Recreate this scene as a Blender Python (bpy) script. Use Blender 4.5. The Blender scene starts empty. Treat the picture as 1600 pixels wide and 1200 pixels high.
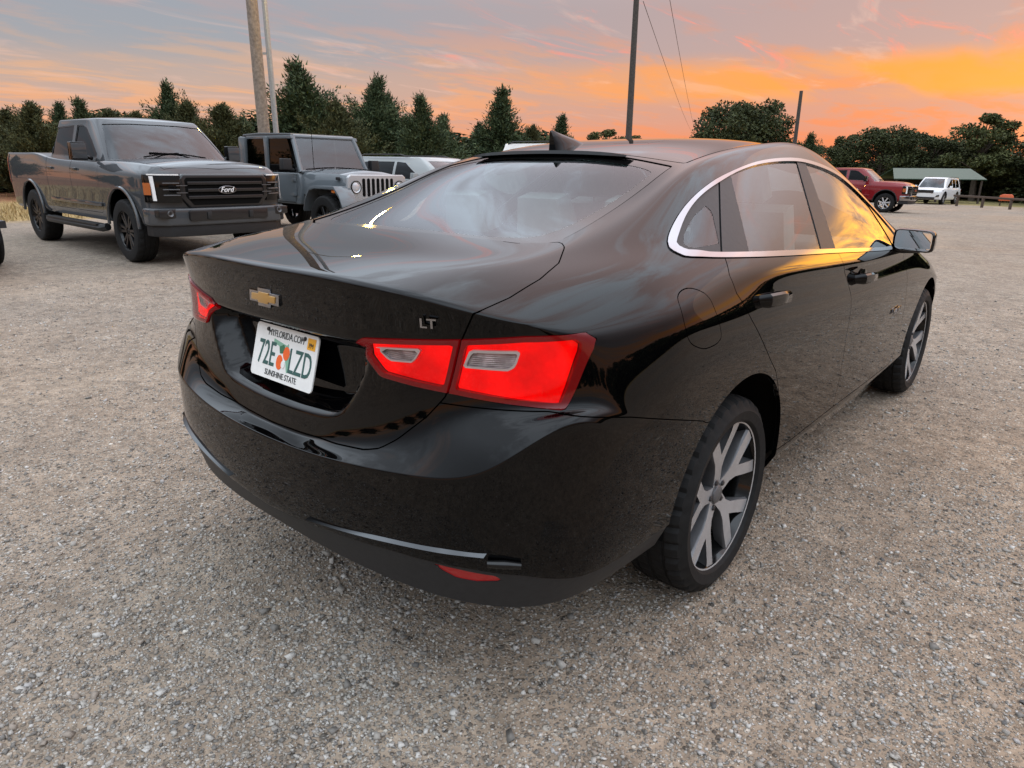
import bpy, bmesh, math, random
import numpy as np
from mathutils import Vector, Matrix, noise
random.seed(7); rng = np.random.default_rng(7)
SC = bpy.context.scene; COL = SC.collection
R = math.radians

# ------------------------------------------------------------------ camera
cam_d = bpy.data.cameras.new('camera'); cam = bpy.data.objects.new('camera', cam_d); COL.objects.link(cam)
CAM = np.array([1.66385, -2.00400, 1.36661]); YAW, PITCH, ROLL, FPX = .705795, .308649, .00902034, 1067.278
_f = np.array([-math.sin(YAW)*math.cos(PITCH), math.cos(YAW)*math.cos(PITCH), -math.sin(PITCH)])
_r0 = np.array([math.cos(YAW), math.sin(YAW), 0]); _u0 = np.cross(_r0, _f)
_r = _r0*math.cos(ROLL)+_u0*math.sin(ROLL); _u = -_r0*math.sin(ROLL)+_u0*math.cos(ROLL)
cam.matrix_world = Matrix(((_r[0], _u[0], -_f[0], CAM[0]), (_r[1], _u[1], -_f[1], CAM[1]), (_r[2], _u[2], -_f[2], CAM[2]), (0, 0, 0, 1)))
cam_d.sensor_width = 36; cam_d.lens = FPX*36/1600; cam_d.clip_start = .05; cam_d.clip_end = 2000
SC.camera = cam
SC.view_settings.view_transform = 'Standard'; SC.view_settings.look = 'None'; SC.view_settings.exposure = 0.35; SC.view_settings.gamma = 1
SC.render.resolution_x, SC.render.resolution_y = 1024, 768
SC.cycles.max_bounces = 6; SC.cycles.diffuse_bounces = 3; SC.cycles.glossy_bounces = 4; SC.cycles.transparent_max_bounces = 12; SC.cycles.use_denoising = True
SC.cycles.caustics_reflective = False; SC.cycles.caustics_refractive = False

# ------------------------------------------------------------------ sky and sun (dusk, sun just under the cloud bank to the right)
SUN_AZ = R(-10)          # angle from +Y towards -X ; negative = to the right of the sedan's nose
SUN_EL = R(7.0)
world = bpy.data.worlds.new('World'); SC.world = world; world.use_nodes = True
def build_world():
    nt = world.node_tree; N = nt.nodes; L = nt.links
    N.clear(); out = N.new('ShaderNodeOutputWorld'); bg = N.new('ShaderNodeBackground'); L.new(bg.outputs[0], out.inputs[0])
    tc = N.new('ShaderNodeTexCoord'); D = tc.outputs['Generated']
    def m(op, a, b=None, c=None, clamp=False):
        n = N.new('ShaderNodeMath'); n.operation = op; n.use_clamp = clamp
        for i, v in enumerate((a, b, c)):
            if v is None: continue
            if isinstance(v, (int, float)): n.inputs[i].default_value = v
            else: L.new(v, n.inputs[i])
        return n.outputs[0]
    def mapr(v, a, b, c=0., d=1.):
        n = N.new('ShaderNodeMapRange'); n.interpolation_type = 'SMOOTHSTEP'; L.new(v, n.inputs[0])
        for i, q in enumerate((a, b, c, d)): n.inputs[i+1].default_value = q
        return n.outputs[0]
    def ramp(v, els):
        n = N.new('ShaderNodeValToRGB'); L.new(v, n.inputs[0]); cr = n.color_ramp
        while len(cr.elements) < len(els): cr.elements.new(.5)
        for e, (p, c) in zip(cr.elements, els): e.position = p; e.color = (*c, 1)
        return n.outputs[0]
    def mix(f, a, b, t='MIX'):
        n = N.new('ShaderNodeMix'); n.data_type = 'RGBA'; n.blend_type = t
        if isinstance(f, (int, float)): n.inputs[0].default_value = f
        else: L.new(f, n.inputs[0])
        for i, v in ((6, a), (7, b)):
            if isinstance(v, tuple): n.inputs[i].default_value = (*v, 1)
            else: L.new(v, n.inputs[i])
        return n.outputs[2]
    sep = N.new('ShaderNodeSeparateXYZ'); L.new(D, sep.inputs[0]); X, Y, Z = sep.outputs
    el = m('ARCSINE', m('MAXIMUM', Z, -.02))                       # elevation, radians
    sx, sy = -math.sin(SUN_AZ), math.cos(SUN_AZ)
    hl = m('SQRT', m('ADD', m('MULTIPLY', X, X), m('MULTIPLY', Y, Y)))
    ca = m('DIVIDE', m('ADD', m('MULTIPLY', X, sx), m('MULTIPLY', Y, sy)), m('MAXIMUM', hl, .001))   # cos of azimuth from the sun
    az = m('DIVIDE', m('ARCCOSINE', m('MINIMUM', m('MAXIMUM', ca, -1), 1)), math.pi)      # 0 at sun, 1 opposite
    # cloud sheet coordinates: the direction projected on a flat layer overhead
    inv = m('DIVIDE', 1., m('ADD', m('MAXIMUM', Z, 0.), .06))
    cx = N.new('ShaderNodeCombineXYZ'); L.new(m('MULTIPLY', X, inv), cx.inputs[0]); L.new(m('MULTIPLY', Y, inv), cx.inputs[1])
    def noise(scale, detail, rough, dist=0., sc=(1, 1, 1), rot=0., off=(0, 0, 0)):
        mp = N.new('ShaderNodeMapping'); L.new(cx.outputs[0], mp.inputs[0]); mp.inputs['Scale'].default_value = sc; mp.inputs['Rotation'].default_value = (0, 0, rot); mp.inputs['Location'].default_value = off
        n = N.new('ShaderNodeTexNoise'); L.new(mp.outputs[0], n.inputs['Vector']); n.inputs['Scale'].default_value = scale; n.inputs['Detail'].default_value = detail
        n.inputs['Roughness'].default_value = rough; n.inputs['Distortion'].default_value = dist
        return n.outputs['Fac']
    e01 = m('DIVIDE', el, R(50), clamp=True)
    # towards the sunset: orange band low, rose then lavender above; away from it: dusty peach low, slate lavender above
    near = ramp(e01, [(0, (.80, .19, .085)), (.06, (.82, .24, .11)), (.10, (.84, .28, .11)), (.14, (.82, .30, .12)), (.18, (.66, .30, .21)), (.22, (.55, .30, .25)), (.32, (.48, .35, .34)), (.5, (.48, .45, .49)), (1, (.60, .66, .74))])
    far = ramp(e01, [(0, (.80, .34, .18)), (.06, (.82, .37, .19)), (.11, (.70, .40, .25)), (.15, (.52, .37, .30)), (.20, (.38, .33, .35)), (.32, (.35, .37, .42)), (.5, (.44, .50, .57)), (1, (.60, .66, .74))])
    base = mix(mapr(az, .12, .42), near, far)
    # grey cloud sheet, streaked and broken
    n1 = noise(.9, 9, .60, .9, (1, .45, 1), .5); n2 = noise(3.0, 7, .62, .5, (1, .5, 1), .35, (3, 1, 0))
    cov = mapr(m('ADD', m('MULTIPLY', n1, .66), m('MULTIPLY', n2, .34)), .43, .54)
    grey = mix(mapr(az, .1, .42), (.48, .33, .31), (.31, .34, .385))
    low = m('MULTIPLY', mapr(el, R(1.0), R(4.0), .0, .55), 1.)
    amt = m('MAXIMUM', low, mapr(e01, .09, .17))
    c1 = mix(m('MULTIPLY', m('MULTIPLY', cov, amt), .85), base, grey)
    # pale lit edges between the grey
    n5 = noise(1.6, 8, .6, .7, (1, .4, 1), .7, (11, 4, 0)); c1 = mix(m('MULTIPLY', mapr(n5, .56, .70), m('MULTIPLY', mapr(e01, .04, .12), m('MULTIPLY', mapr(el, R(40), R(16)), .55))), c1, (.80, .50, .40))
    # salmon wisps
    n3 = noise(2.2, 9, .66, 1.4, (1, .30, 1), 1.2, (7, 2, 0))
    wisp = m('MULTIPLY', m('MULTIPLY', mapr(n3, .55, .70), mapr(el, R(30), R(14))), m('MULTIPLY', mapr(az, .55, .1), mapr(e01, .08, .16)))
    c2 = mix(m('MULTIPLY', wisp, .8), c1, (1.0, .27, .18))
    # glowing gap above the horizon towards the sun
    n4 = noise(1.1, 6, .55, .5, (1, .25, 1), .2, (1, 5, 0)); n6 = noise(3.2, 6, .6, .4, (1, .2, 1), .12, (5, 9, 0))
    gap = m('MULTIPLY', m('MULTIPLY', mapr(az, .34, .06), mapr(el, R(4.2), R(5.4))), m('MULTIPLY', mapr(el, R(8.2), R(6.6)), mapr(n4, .36, .56)))
    c3 = mix(m('MULTIPLY', gap, .95), c2, (1.05, .36, .02))
    core = m('MULTIPLY', m('MULTIPLY', mapr(az, .085, .015), mapr(n6, .36, .60)), m('MULTIPLY', mapr(el, R(4.5), R(6.5)), mapr(el, R(14), R(10))))
    c3 = mix(m('MULTIPLY', core, .95), c3, (6.0, 2.5, .18))
    # bright hazy upper sky: what still lights the yard
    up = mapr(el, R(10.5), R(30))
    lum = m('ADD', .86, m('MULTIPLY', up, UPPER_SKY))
    sky = N.new('ShaderNodeTexSky'); sky.sky_type = 'NISHITA'; sky.sun_disc = False; sky.sun_elevation = SUN_EL; sky.sun_rotation = -SUN_AZ
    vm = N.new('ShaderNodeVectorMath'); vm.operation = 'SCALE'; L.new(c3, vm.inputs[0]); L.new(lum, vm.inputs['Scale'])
    vs = N.new('ShaderNodeVectorMath'); vs.operation = 'SCALE'; L.new(sky.outputs[0], vs.inputs[0]); vs.inputs['Scale'].default_value = .006
    va = N.new('ShaderNodeVectorMath'); va.operation = 'ADD'; L.new(vm.outputs[0], va.inputs[0]); L.new(vs.outputs[0], va.inputs[1])
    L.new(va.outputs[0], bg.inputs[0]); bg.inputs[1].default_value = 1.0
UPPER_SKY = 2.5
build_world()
sun_d = bpy.data.lights.new('sun', 'SUN'); sun = bpy.data.objects.new('sun', sun_d); COL.objects.link(sun)
sun_d.energy = .12; sun_d.angle = R(40); sun_d.color = (1, .62, .36)
sun.rotation_euler = Vector((math.sin(SUN_AZ)*math.cos(SUN_EL), -math.cos(SUN_AZ)*math.cos(SUN_EL), -math.sin(SUN_EL))).to_track_quat('-Z', 'Y').to_euler()

# ------------------------------------------------------------------ helpers: tags, materials, meshes
def tag(o, label=None, cat=None, group=None, kind=None):
    if label: o['label'] = label
    if cat: o['category'] = cat
    if group: o['group'] = group
    if kind: o['kind'] = kind
    return o
def empty(name, loc=(0, 0, 0), rz=0., parent=None):
    o = bpy.data.objects.new(name, None); COL.objects.link(o); o.location = loc; o.rotation_euler = (0, 0, rz); o.parent = parent; o.empty_display_size = .1
    return o
def copy_tree(o, parent=None):
    c = o.copy(); COL.objects.link(c); c.parent = parent
    for ch in o.children: copy_tree(ch, c)
    return c
class NT:
    def __init__(s, name):
        s.mat = bpy.data.materials.new(name); s.mat.use_nodes = True; s.nt = s.mat.node_tree; s.N = s.nt.nodes; s.L = s.nt.links
        s.b = s.N['Principled BSDF']
    def set(s, **k):
        for n, v in k.items():
            i = s.b.inputs[n.replace('_', ' ')]
            if hasattr(v, 'is_output'): s.L.new(v, i)
            else: i.default_value = (*v, 1) if isinstance(v, tuple) and len(v) == 3 and i.type == 'RGBA' else v
        return s
    def node(s, t, **k):
        n = s.N.new(t)
        for a, v in k.items(): setattr(n, a, v)
        return n
    def coord(s, what='Object'):
        return s.node('ShaderNodeTexCoord').outputs[what]
    def noise(s, vec, scale, detail=4, rough=.55, dist=0.):
        n = s.node('ShaderNodeTexNoise'); s.L.new(vec, n.inputs['Vector'])
        n.inputs['Scale'].default_value = scale; n.inputs['Detail'].default_value = detail; n.inputs['Roughness'].default_value = rough; n.inputs['Distortion'].default_value = dist
        return n.outputs['Fac']
    def vor(s, vec, scale, feature='F1', out='Distance'):
        n = s.node('ShaderNodeTexVoronoi', feature=feature); s.L.new(vec, n.inputs['Vector']); n.inputs['Scale'].default_value = scale
        return n.outputs[out]
    def mapr(s, v, a, b, c=0., d=1.):
        n = s.node('ShaderNodeMapRange'); s.L.new(v, n.inputs[0])
        for i, q in enumerate((a, b, c, d)): n.inputs[i+1].default_value = q
        return n.outputs[0]
    def ramp(s, v, els, mode='LINEAR'):
        n = s.node('ShaderNodeValToRGB'); s.L.new(v, n.inputs[0]); cr = n.color_ramp; cr.interpolation = mode
        while len(cr.elements) < len(els): cr.elements.new(.5)
        for e, (p, c) in zip(cr.elements, els): e.position = p; e.color = (*c, 1)
        return n.outputs[0]
    def math(s, op, a, b):
        n = s.node('ShaderNodeMath', operation=op)
        for i, v in enumerate((a, b)):
            if isinstance(v, (int, float)): n.inputs[i].default_value = v
            else: s.L.new(v, n.inputs[i])
        return n.outputs[0]
    def mix(s, f, a, b, t='MIX'):
        n = s.node('ShaderNodeMix', data_type='RGBA', blend_type=t)
        for i, v in ((0, f), (6, a), (7, b)):
            if isinstance(v, (int, float)): n.inputs[i].default_value = v
            elif isinstance(v, tuple): n.inputs[i].default_value = (*v, 1)
            else: s.L.new(v, n.inputs[i])
        return n.outputs[2]
    def bump(s, h, strength=.3, dist=.01):
        n = s.node('ShaderNodeBump'); s.L.new(h, n.inputs['Height']); n.inputs['Strength'].default_value = strength; n.inputs['Distance'].default_value = dist
        s.L.new(n.outputs[0], s.b.inputs['Normal']); return s
def simple(name, col, rough=.5, metal=0., spec=.5, coat=0., var=.0, scale=20., bump=0.):
    t = NT(name); t.set(Base_Color=col, Roughness=rough, Metallic=metal, Coat_Weight=coat, Coat_Roughness=.04); t.b.inputs['Specular IOR Level'].default_value = spec
    if var or bump:
        n = t.noise(t.coord(), scale, 5)
        if var:
            k = t.mapr(n, .3, .7, 1-var, 1+var); t.set(Base_Color=t.mix(1., col, k, 'MULTIPLY'))
        if bump: t.bump(n, bump)
    return t.mat
def paint(name, col, flake=0., rough=.35, metal=0., ior=1.5, dusty=False):
    t = NT(name); v = t.coord()
    d = t.noise(v, 6, 6, .6); g = t.noise(v, 220, 2)
    if dusty:      # road dust thrown up on the lower panels
        sp = t.node('ShaderNodeSeparateXYZ'); t.L.new(v, sp.inputs[0]); lowz = t.mapr(sp.outputs[2], .75, .30, 0, 1)
        col = t.mix(t.math('MULTIPLY', lowz, t.mapr(t.noise(v, 14, 7, .68), .45, .80, .0, .006)), col, (.30, .26, .22))
    t.set(Base_Color=t.mix(t.mapr(d, .45, .75, 0, .002), col, (.30, .27, .24)), Roughness=t.mapr(d, .3, .8, rough, rough+.15), Metallic=metal, Coat_Weight=1., Coat_Roughness=t.mapr(g, .3, .8, .0, .012), Coat_IOR=ior); t.b.inputs['Specular IOR Level'].default_value = .5 if metal else .0
    return t.mat
def emit(name, col, st, base=None, rough=.2, coat=.6):
    t = NT(name); t.set(Base_Color=base or col, Emission_Color=col, Emission_Strength=st, Roughness=rough, Coat_Weight=coat, Coat_Roughness=.03); t.b.inputs['Specular IOR Level'].default_value = .25; return t.mat
def glass(name, tint=(.5, .55, .55), f0=1.5, rough=.0, fac=1.0):
    m = bpy.data.materials.new(name); m.use_nodes = True; nt = m.node_tree; N = nt.nodes; L = nt.links; N.clear()
    out = N.new('ShaderNodeOutputMaterial'); mx = N.new('ShaderNodeMixShader'); tr = N.new('ShaderNodeBsdfTransparent'); gl = N.new('ShaderNodeBsdfGlossy'); fr = N.new('ShaderNodeFresnel')
    tr.inputs[0].default_value = (*tint, 1); gl.inputs['Roughness'].default_value = rough; gl.inputs[0].default_value = (.95*fac, .97*fac, 1*fac, 1); fr.inputs[0].default_value = f0
    L.new(fr.outputs[0], mx.inputs[0]); L.new(tr.outputs[0], mx.inputs[1]); L.new(gl.outputs[0], mx.inputs[2]); L.new(mx.outputs[0], out.inputs[0])
    return m
M = {}
M['black_paint'] = paint('black_paint', (.0008, .0008, .0010), rough=.3, ior=1.35, dusty=True)
M['dark_plastic'] = simple('dark_plastic', (.017, .0175, .0185), .5, spec=.35, var=.15, scale=60, bump=.05)
M['gloss_black'] = simple('gloss_black', (.004, .004, .004), .08, spec=.4)
M['chrome'] = simple('chrome', (.36, .36, .38), .10, 1.)
M['dark_chrome'] = simple('dark_chrome', (.09, .093, .096), .16, 1.); M['satin_metal'] = simple('satin_metal', (.72, .72, .73), .28, .55, var=.08); M['rim_face'] = simple('rim_face', (.52, .52, .53), .26, .6, var=.08); M['rim_grey'] = simple('rim_grey', (.13, .13, .135), .38, .5, var=.1)
M['dark_metal'] = simple('dark_metal', (.045, .045, .048), .38, .6)
M['rubber'] = simple('rubber', (.009, .009, .009), .75, spec=.25, var=.3, scale=40, bump=.12)
M['shadow_gap'] = simple('shadow_gap', (.004, .004, .004), .9, spec=.1)
M['pale_fabric'] = simple('pale_fabric', (.26, .265, .26), .9, var=.1); M['fabric'] = simple('fabric', (.10, .10, .105), .9, var=.1)
M['glass'] = glass('glass', (.64, .76, .74), 1.43)
M['side_glass'] = glass('side_glass', (.66, .76, .74), 1.47)
def lit_lens():
    t = NT('tail_red'); v = t.coord(); e = t.noise(v, 7, 3); d = t.vor(v, 95); glint = t.vor(v, 8)  # sparse yellow specks painted into the glow as reflections of the yard lamp
    k = t.math('ADD', t.mapr(e, .3, .7, .55, 1.1), t.math('ADD', t.mapr(d, .0, .6, .05, -.05), t.mapr(glint, .0, .045, 1.2, 0)))
    t.set(Base_Color=(.06, .0006, .0006), Emission_Color=t.mix(t.mapr(glint, .0, .035, 1, 0), (1, .0004, .0004), (1, .35, .03)), Emission_Strength=k, Roughness=.2, Coat_Weight=.2, Coat_Roughness=.05); t.b.inputs['Specular IOR Level'].default_value = .1
    t.bump(d, .4, .003); return t.mat
def ribbed_lens():
    t = NT('clear_lens'); v = t.coord(); w = t.node('ShaderNodeTexWave', bands_direction='Z'); t.L.new(v, w.inputs['Vector']); w.inputs['Scale'].default_value = 70
    t.set(Base_Color=t.mix(t.mapr(t.noise(v, 30, 2), .4, .6), (.30, .28, .265), (.58, .55, .53)), Roughness=.22, Metallic=.5, Coat_Weight=.8, Coat_Roughness=.04); t.bump(w.outputs['Fac'], .5, .004); return t.mat
M['tail_red'] = lit_lens(); M['lens_cover'] = glass('lens_cover', (.97, .93, .93), 1.28)
M['tail_rim'] = emit('tail_rim', (.8, .002, .006), .10, (.04, .001, .002), .2, .25)
M['reflector_red'] = emit('reflector_red', (.8, .01, .01), .03, (.28, .012, .012), .25)
M['clear_lens'] = ribbed_lens()
M['plate_white'] = simple('plate_white', (.80, .80, .77), .45, var=.05)
M['gold'] = simple('gold', (.50, .28, .07), .35, .25, coat=.6)

def raw_mesh(name, V, F, mat, parent=None, smooth=False, normals=None):
    """V (n,3); F list of tuples or int array (m,k)"""
    me = bpy.data.meshes.new(name)
    if isinstance(F, np.ndarray):
        k = F.shape[1]; me.vertices.add(len(V)); me.vertices.foreach_set('co', np.ascontiguousarray(V, dtype=np.float32).ravel())
        me.loops.add(F.size); me.loops.foreach_set('vertex_index', F.astype(np.int32).ravel()); me.polygons.add(len(F))
        me.polygons.foreach_set('loop_start', np.arange(0, F.size, k, dtype=np.int32)); me.update(calc_edges=True)
    else:
        me.from_pydata([tuple(map(float, v)) for v in V], [], [tuple(map(int, f)) for f in F]); me.update()
    if smooth: me.polygons.foreach_set('use_smooth', np.ones(len(me.polygons), dtype=bool))
    if normals is not None:
        me.polygons.foreach_set('use_smooth', np.ones(len(me.polygons), dtype=bool)); me.normals_split_custom_set_from_vertices(np.asarray(normals, dtype=np.float32))
    for mm in (mat if isinstance(mat, (list, tuple)) else [mat]): me.materials.append(mm if not isinstance(mm, str) else M[mm])
    o = bpy.data.objects.new(name, me); COL.objects.link(o); o.parent = parent
    return o
class MB:
    """collects shapes, then builds ONE mesh object"""
    def __init__(s): s.v = []; s.f = []; s.mi = []
    def add(s, V, F, mi=0):
        o = len(s.v); s.v += [tuple(p) for p in V]; s.f += [tuple(i+o for i in f) for f in F]; s.mi += [mi]*len(F); return s
    def box(s, c, d, mi=0, rot=None, taper=1.):
        x, y, z = d[0]/2, d[1]/2, d[2]/2
        P = [(-x, -y, -z), (x, -y, -z), (x, y, -z), (-x, y, -z), (-x*taper, -y*taper, z), (x*taper, -y*taper, z), (x*taper, y*taper, z), (-x*taper, y*taper, z)]
        if rot is not None: P = [tuple(rot @ Vector(p)) for p in P]
        return s.add([(p[0]+c[0], p[1]+c[1], p[2]+c[2]) for p in P], [(3, 2, 1, 0), (4, 5, 6, 7), (0, 1, 5, 4), (1, 2, 6, 5), (2, 3, 7, 6), (3, 0, 4, 7)], mi)
    def tube(s, pts, r, n=8, mi=0, caps=True):
        pts = [Vector(p) for p in pts]; rr = r if isinstance(r, (list, tuple)) else [r]*len(pts); V = []; F = []
        t0 = (pts[1]-pts[0]).normalized(); a = Vector((0, 0, 1)) if abs(t0.z) < .9 else Vector((1, 0, 0)); u = t0.cross(a).normalized()
        for i, p in enumerate(pts):
            t = (pts[min(i+1, len(pts)-1)]-pts[max(i-1, 0)]).normalized(); u = (u-t*u.dot(t)).normalized(); w = t.cross(u)
            for k in range(n):
                an = 2*math.pi*k/n; V.append(p+(u*math.cos(an)+w*math.sin(an))*rr[i])
        for i in range(len(pts)-1):
            for k in range(n): F.append((i*n+k, i*n+(k+1) % n, (i+1)*n+(k+1) % n, (i+1)*n+k))
        if caps: F.append(tuple(range(n-1, -1, -1))); F.append(tuple((len(pts)-1)*n+k for k in range(n)))
        return s.add(V, F, mi)
    def lathe(s, prof, n=48, axis='x', c=(0, 0, 0), mi=0, fn=None):
        """prof: list of (axial, radius)"""
        V = []; F = []
        for i, (a, r) in enumerate(prof):
            for k in range(n):
                an = 2*math.pi*k/n; q = fn(i, k, a, r) if fn else r; y, z = q*math.cos(an), q*math.sin(an)
                p = (a, y, z) if axis == 'x' else (y, z, a); V.append((p[0]+c[0], p[1]+c[1], p[2]+c[2]))
        for i in range(len(prof)-1):
            for k in range(n): F.append((i*n+k, i*n+(k+1) % n, (i+1)*n+(k+1) % n, (i+1)*n+k))
        return s.add(V, F, mi)
    def prism(s, poly, d0, d1, axis='y', mi=0):
        """poly (a,b) extruded along axis from d0 to d1; axis y: (x,z), x: (y,z), z: (x,y)"""
        n = len(poly); P = lambda a, b, d: (a, d, b) if axis == 'y' else (d, a, b) if axis == 'x' else (a, b, d)
        V = [P(a, b, d0) for a, b in poly]+[P(a, b, d1) for a, b in poly]
        F = [tuple(range(n)), tuple(range(2*n-1, n-1, -1))]+[(i, i+n, (i+1) % n+n, (i+1) % n) for i in range(n)]
        return s.add(V, F, mi)
    def build(s, name, mat, parent=None, bevel=0., smooth=False, seg=2, angle=35):
        o = raw_mesh(name, s.v, s.f, mat, parent, False)
        me = o.data
        if any(s.mi): me.polygons.foreach_set('material_index', np.array(s.mi, dtype=np.int32))
        bm = bmesh.new(); bm.from_mesh(me); bmesh.ops.remove_doubles(bm, verts=bm.verts, dist=1e-5); bmesh.ops.recalc_face_normals(bm, faces=bm.faces)
        if bevel:
            ed = [e for e in bm.edges if len(e.link_faces) == 2 and e.calc_face_angle(0) > R(angle)]
            bmesh.ops.bevel(bm, geom=ed, offset=bevel, segments=seg, affect='EDGES', profile=.6, clamp_overlap=True)
        bm.to_mesh(me); bm.free()
        if smooth or bevel:
            me.polygons.foreach_set('use_smooth', np.ones(len(me.polygons), dtype=bool)); me.set_sharp_from_angle(angle=R(40))
        return o
def text_mesh(txt, size=1., extrude=0., xs=1., bold=0.):
    cu = bpy.data.curves.new('text', 'FONT'); cu.body = txt; cu.size = size; cu.extrude = extrude; cu.align_x = 'CENTER'; cu.align_y = 'CENTER'; cu.offset = bold; cu.resolution_u = 3
    o = bpy.data.objects.new('text', cu); COL.objects.link(o); dg = bpy.context.evaluated_depsgraph_get(); me = bpy.data.meshes.new_from_object(o.evaluated_get(dg))
    V = np.array([v.co[:] for v in me.vertices]).reshape(-1, 3); F = [tuple(p.vertices) for p in me.polygons]
    bpy.data.objects.remove(o); bpy.data.curves.remove(cu); bpy.data.meshes.remove(me)
    V[:, 0] *= xs
    return V, F
def smooth_poly(P, n=6, closed=True):
    P = np.array(P, float); m = len(P); out = []
    for i in range(m if closed else m-1):
        a, b, c, d = (P[(i-1) % m], P[i], P[(i+1) % m], P[(i+2) % m]) if closed else (P[max(i-1, 0)], P[i], P[i+1], P[min(i+2, m-1)])
        for t in np.linspace(0, 1, n, endpoint=False): out.append(.5*(2*b+(c-a)*t+(2*a-5*b+4*c-d)*t*t+(3*b-a-3*c+d)*t**3))
    if not closed: out.append(P[-1])
    return np.array(out)
# ---- triangle surfaces that are cut into panels
def sd_poly(Q, poly):
    """signed distance of points Q (n,2) to a closed polygon, positive inside"""
    Q = np.asarray(Q); P = np.asarray(poly, float); d = np.full(len(Q), 1e9); ins = np.zeros(len(Q), bool)
    for i in range(len(P)):
        a, b = P[i], P[(i+1) % len(P)]; e = b-a; w = Q-a; t = np.clip((w@e)/max(e@e, 1e-12), 0, 1)
        d = np.minimum(d, np.hypot(*(w-t[:, None]*e).T))
        c = ((a[1] > Q[:, 1]) != (b[1] > Q[:, 1]))
        with np.errstate(divide='ignore', invalid='ignore'): xi = (b[0]-a[0])*(Q[:, 1]-a[1])/(b[1]-a[1])+a[0]
        ins ^= c & (Q[:, 0] < xi)
    return np.where(ins, d, -d)
class TM:
    def __init__(s, V, T, N): s.V, s.T, s.N = V, T, N
    def clip(s, f):
        """keeps where f >= 0"""
        V, T, N = s.V, s.T, s.N
        if len(T) == 0: return s
        f = np.where(np.abs(f) < 1e-7, 1e-7, f); ins = f[T] > 0; k = ins.sum(1); keep = [T[k == 3]]
        newV = [V]; newN = [N]; base = [len(V)]
        def cut(a, b):
            t = (f[a]/(f[a]-f[b]))[:, None]; newV.append(V[a]+(V[b]-V[a])*t); n = N[a]+(N[b]-N[a])*t; newN.append(n/np.maximum(np.linalg.norm(n, axis=1), 1e-9)[:, None])
            i = np.arange(base[0], base[0]+len(a)); base[0] += len(a); return i
        for kk in (1, 2):
            S = T[k == kk]; I = ins[k == kk]
            if not len(S): continue
            odd = np.argmax(I if kk == 1 else ~I, axis=1); r = np.arange(len(S)); a, b, c = S[r, odd], S[r, (odd+1) % 3], S[r, (odd+2) % 3]
            ab, ac = cut(a, b), cut(a, c)
            if kk == 1: keep.append(np.stack([a, ab, ac], 1))
            else: keep.append(np.stack([ab, b, c], 1)); keep.append(np.stack([ab, c, ac], 1))
        T2 = np.vstack(keep); V2 = np.vstack(newV); N2 = np.vstack(newN)
        key = np.round(V2, 5); used = np.unique(T2); _, first, invx = np.unique(key[used], axis=0, return_index=True, return_inverse=True); invx = invx.ravel()
        mp = np.zeros(len(V2), int); mp[used] = invx; src = used[first]; T3 = mp[T2]
        T3 = T3[(T3[:, 0] != T3[:, 1]) & (T3[:, 1] != T3[:, 2]) & (T3[:, 0] != T3[:, 2])]
        return TM(V2[src], T3, N2[src])
    def cutout(s, fn, gap=.0):
        """-> (inside, outside) for a field fn(V), with a gap each side"""
        f = fn(s.V); return s.clip(f-gap), s.clip(-f-gap)
    def build(s, name, mat, parent=None, off=0., rim=.012):
        V = s.V+s.N*off; T = s.T; N = s.N
        if not len(T): return None
        if rim:
            E = np.vstack([T[:, [0, 1]], T[:, [1, 2]], T[:, [2, 0]]]); ks = np.sort(E, 1); u, ix, cnt = np.unique(ks, axis=0, return_index=True, return_counts=True)
            be = E[ix[cnt == 1]]; n = len(V); m = len(be)
            if m:
                a, b = be[:, 0], be[:, 1]; d = V[b]-V[a]; rn = np.cross(d, (N[a]+N[b])/2); rn /= np.maximum(np.linalg.norm(rn, axis=1), 1e-9)[:, None]
                VV = np.vstack([V[a], V[b], V[b]-N[b]*rim, V[a]-N[a]*rim]); i = np.arange(m)+n
                T = np.vstack([T, np.stack([i+m, i, i+3*m], 1), np.stack([i+m, i+3*m, i+2*m], 1)]); V = np.vstack([V, VV]); N = np.vstack([N, np.tile(rn, (4, 1))])
        return raw_mesh(name, V, T, mat, parent, normals=N)
def vertex_normals(V, F):
    T = np.vstack([F[:, [0, 1, 2]], F[:, [0, 2, 3]]]) if F.shape[1] == 4 else F
    fn = np.cross(V[T[:, 1]]-V[T[:, 0]], V[T[:, 2]]-V[T[:, 0]]); N = np.zeros_like(V)
    for i in range(3): np.add.at(N, T[:, i], fn)
    return N/np.maximum(np.linalg.norm(N, axis=1), 1e-12)[:, None]
def sstep(a, b, x): t = np.clip((x-a)/(b-a), 0, 1); return t*t*(3-2*t)
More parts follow.
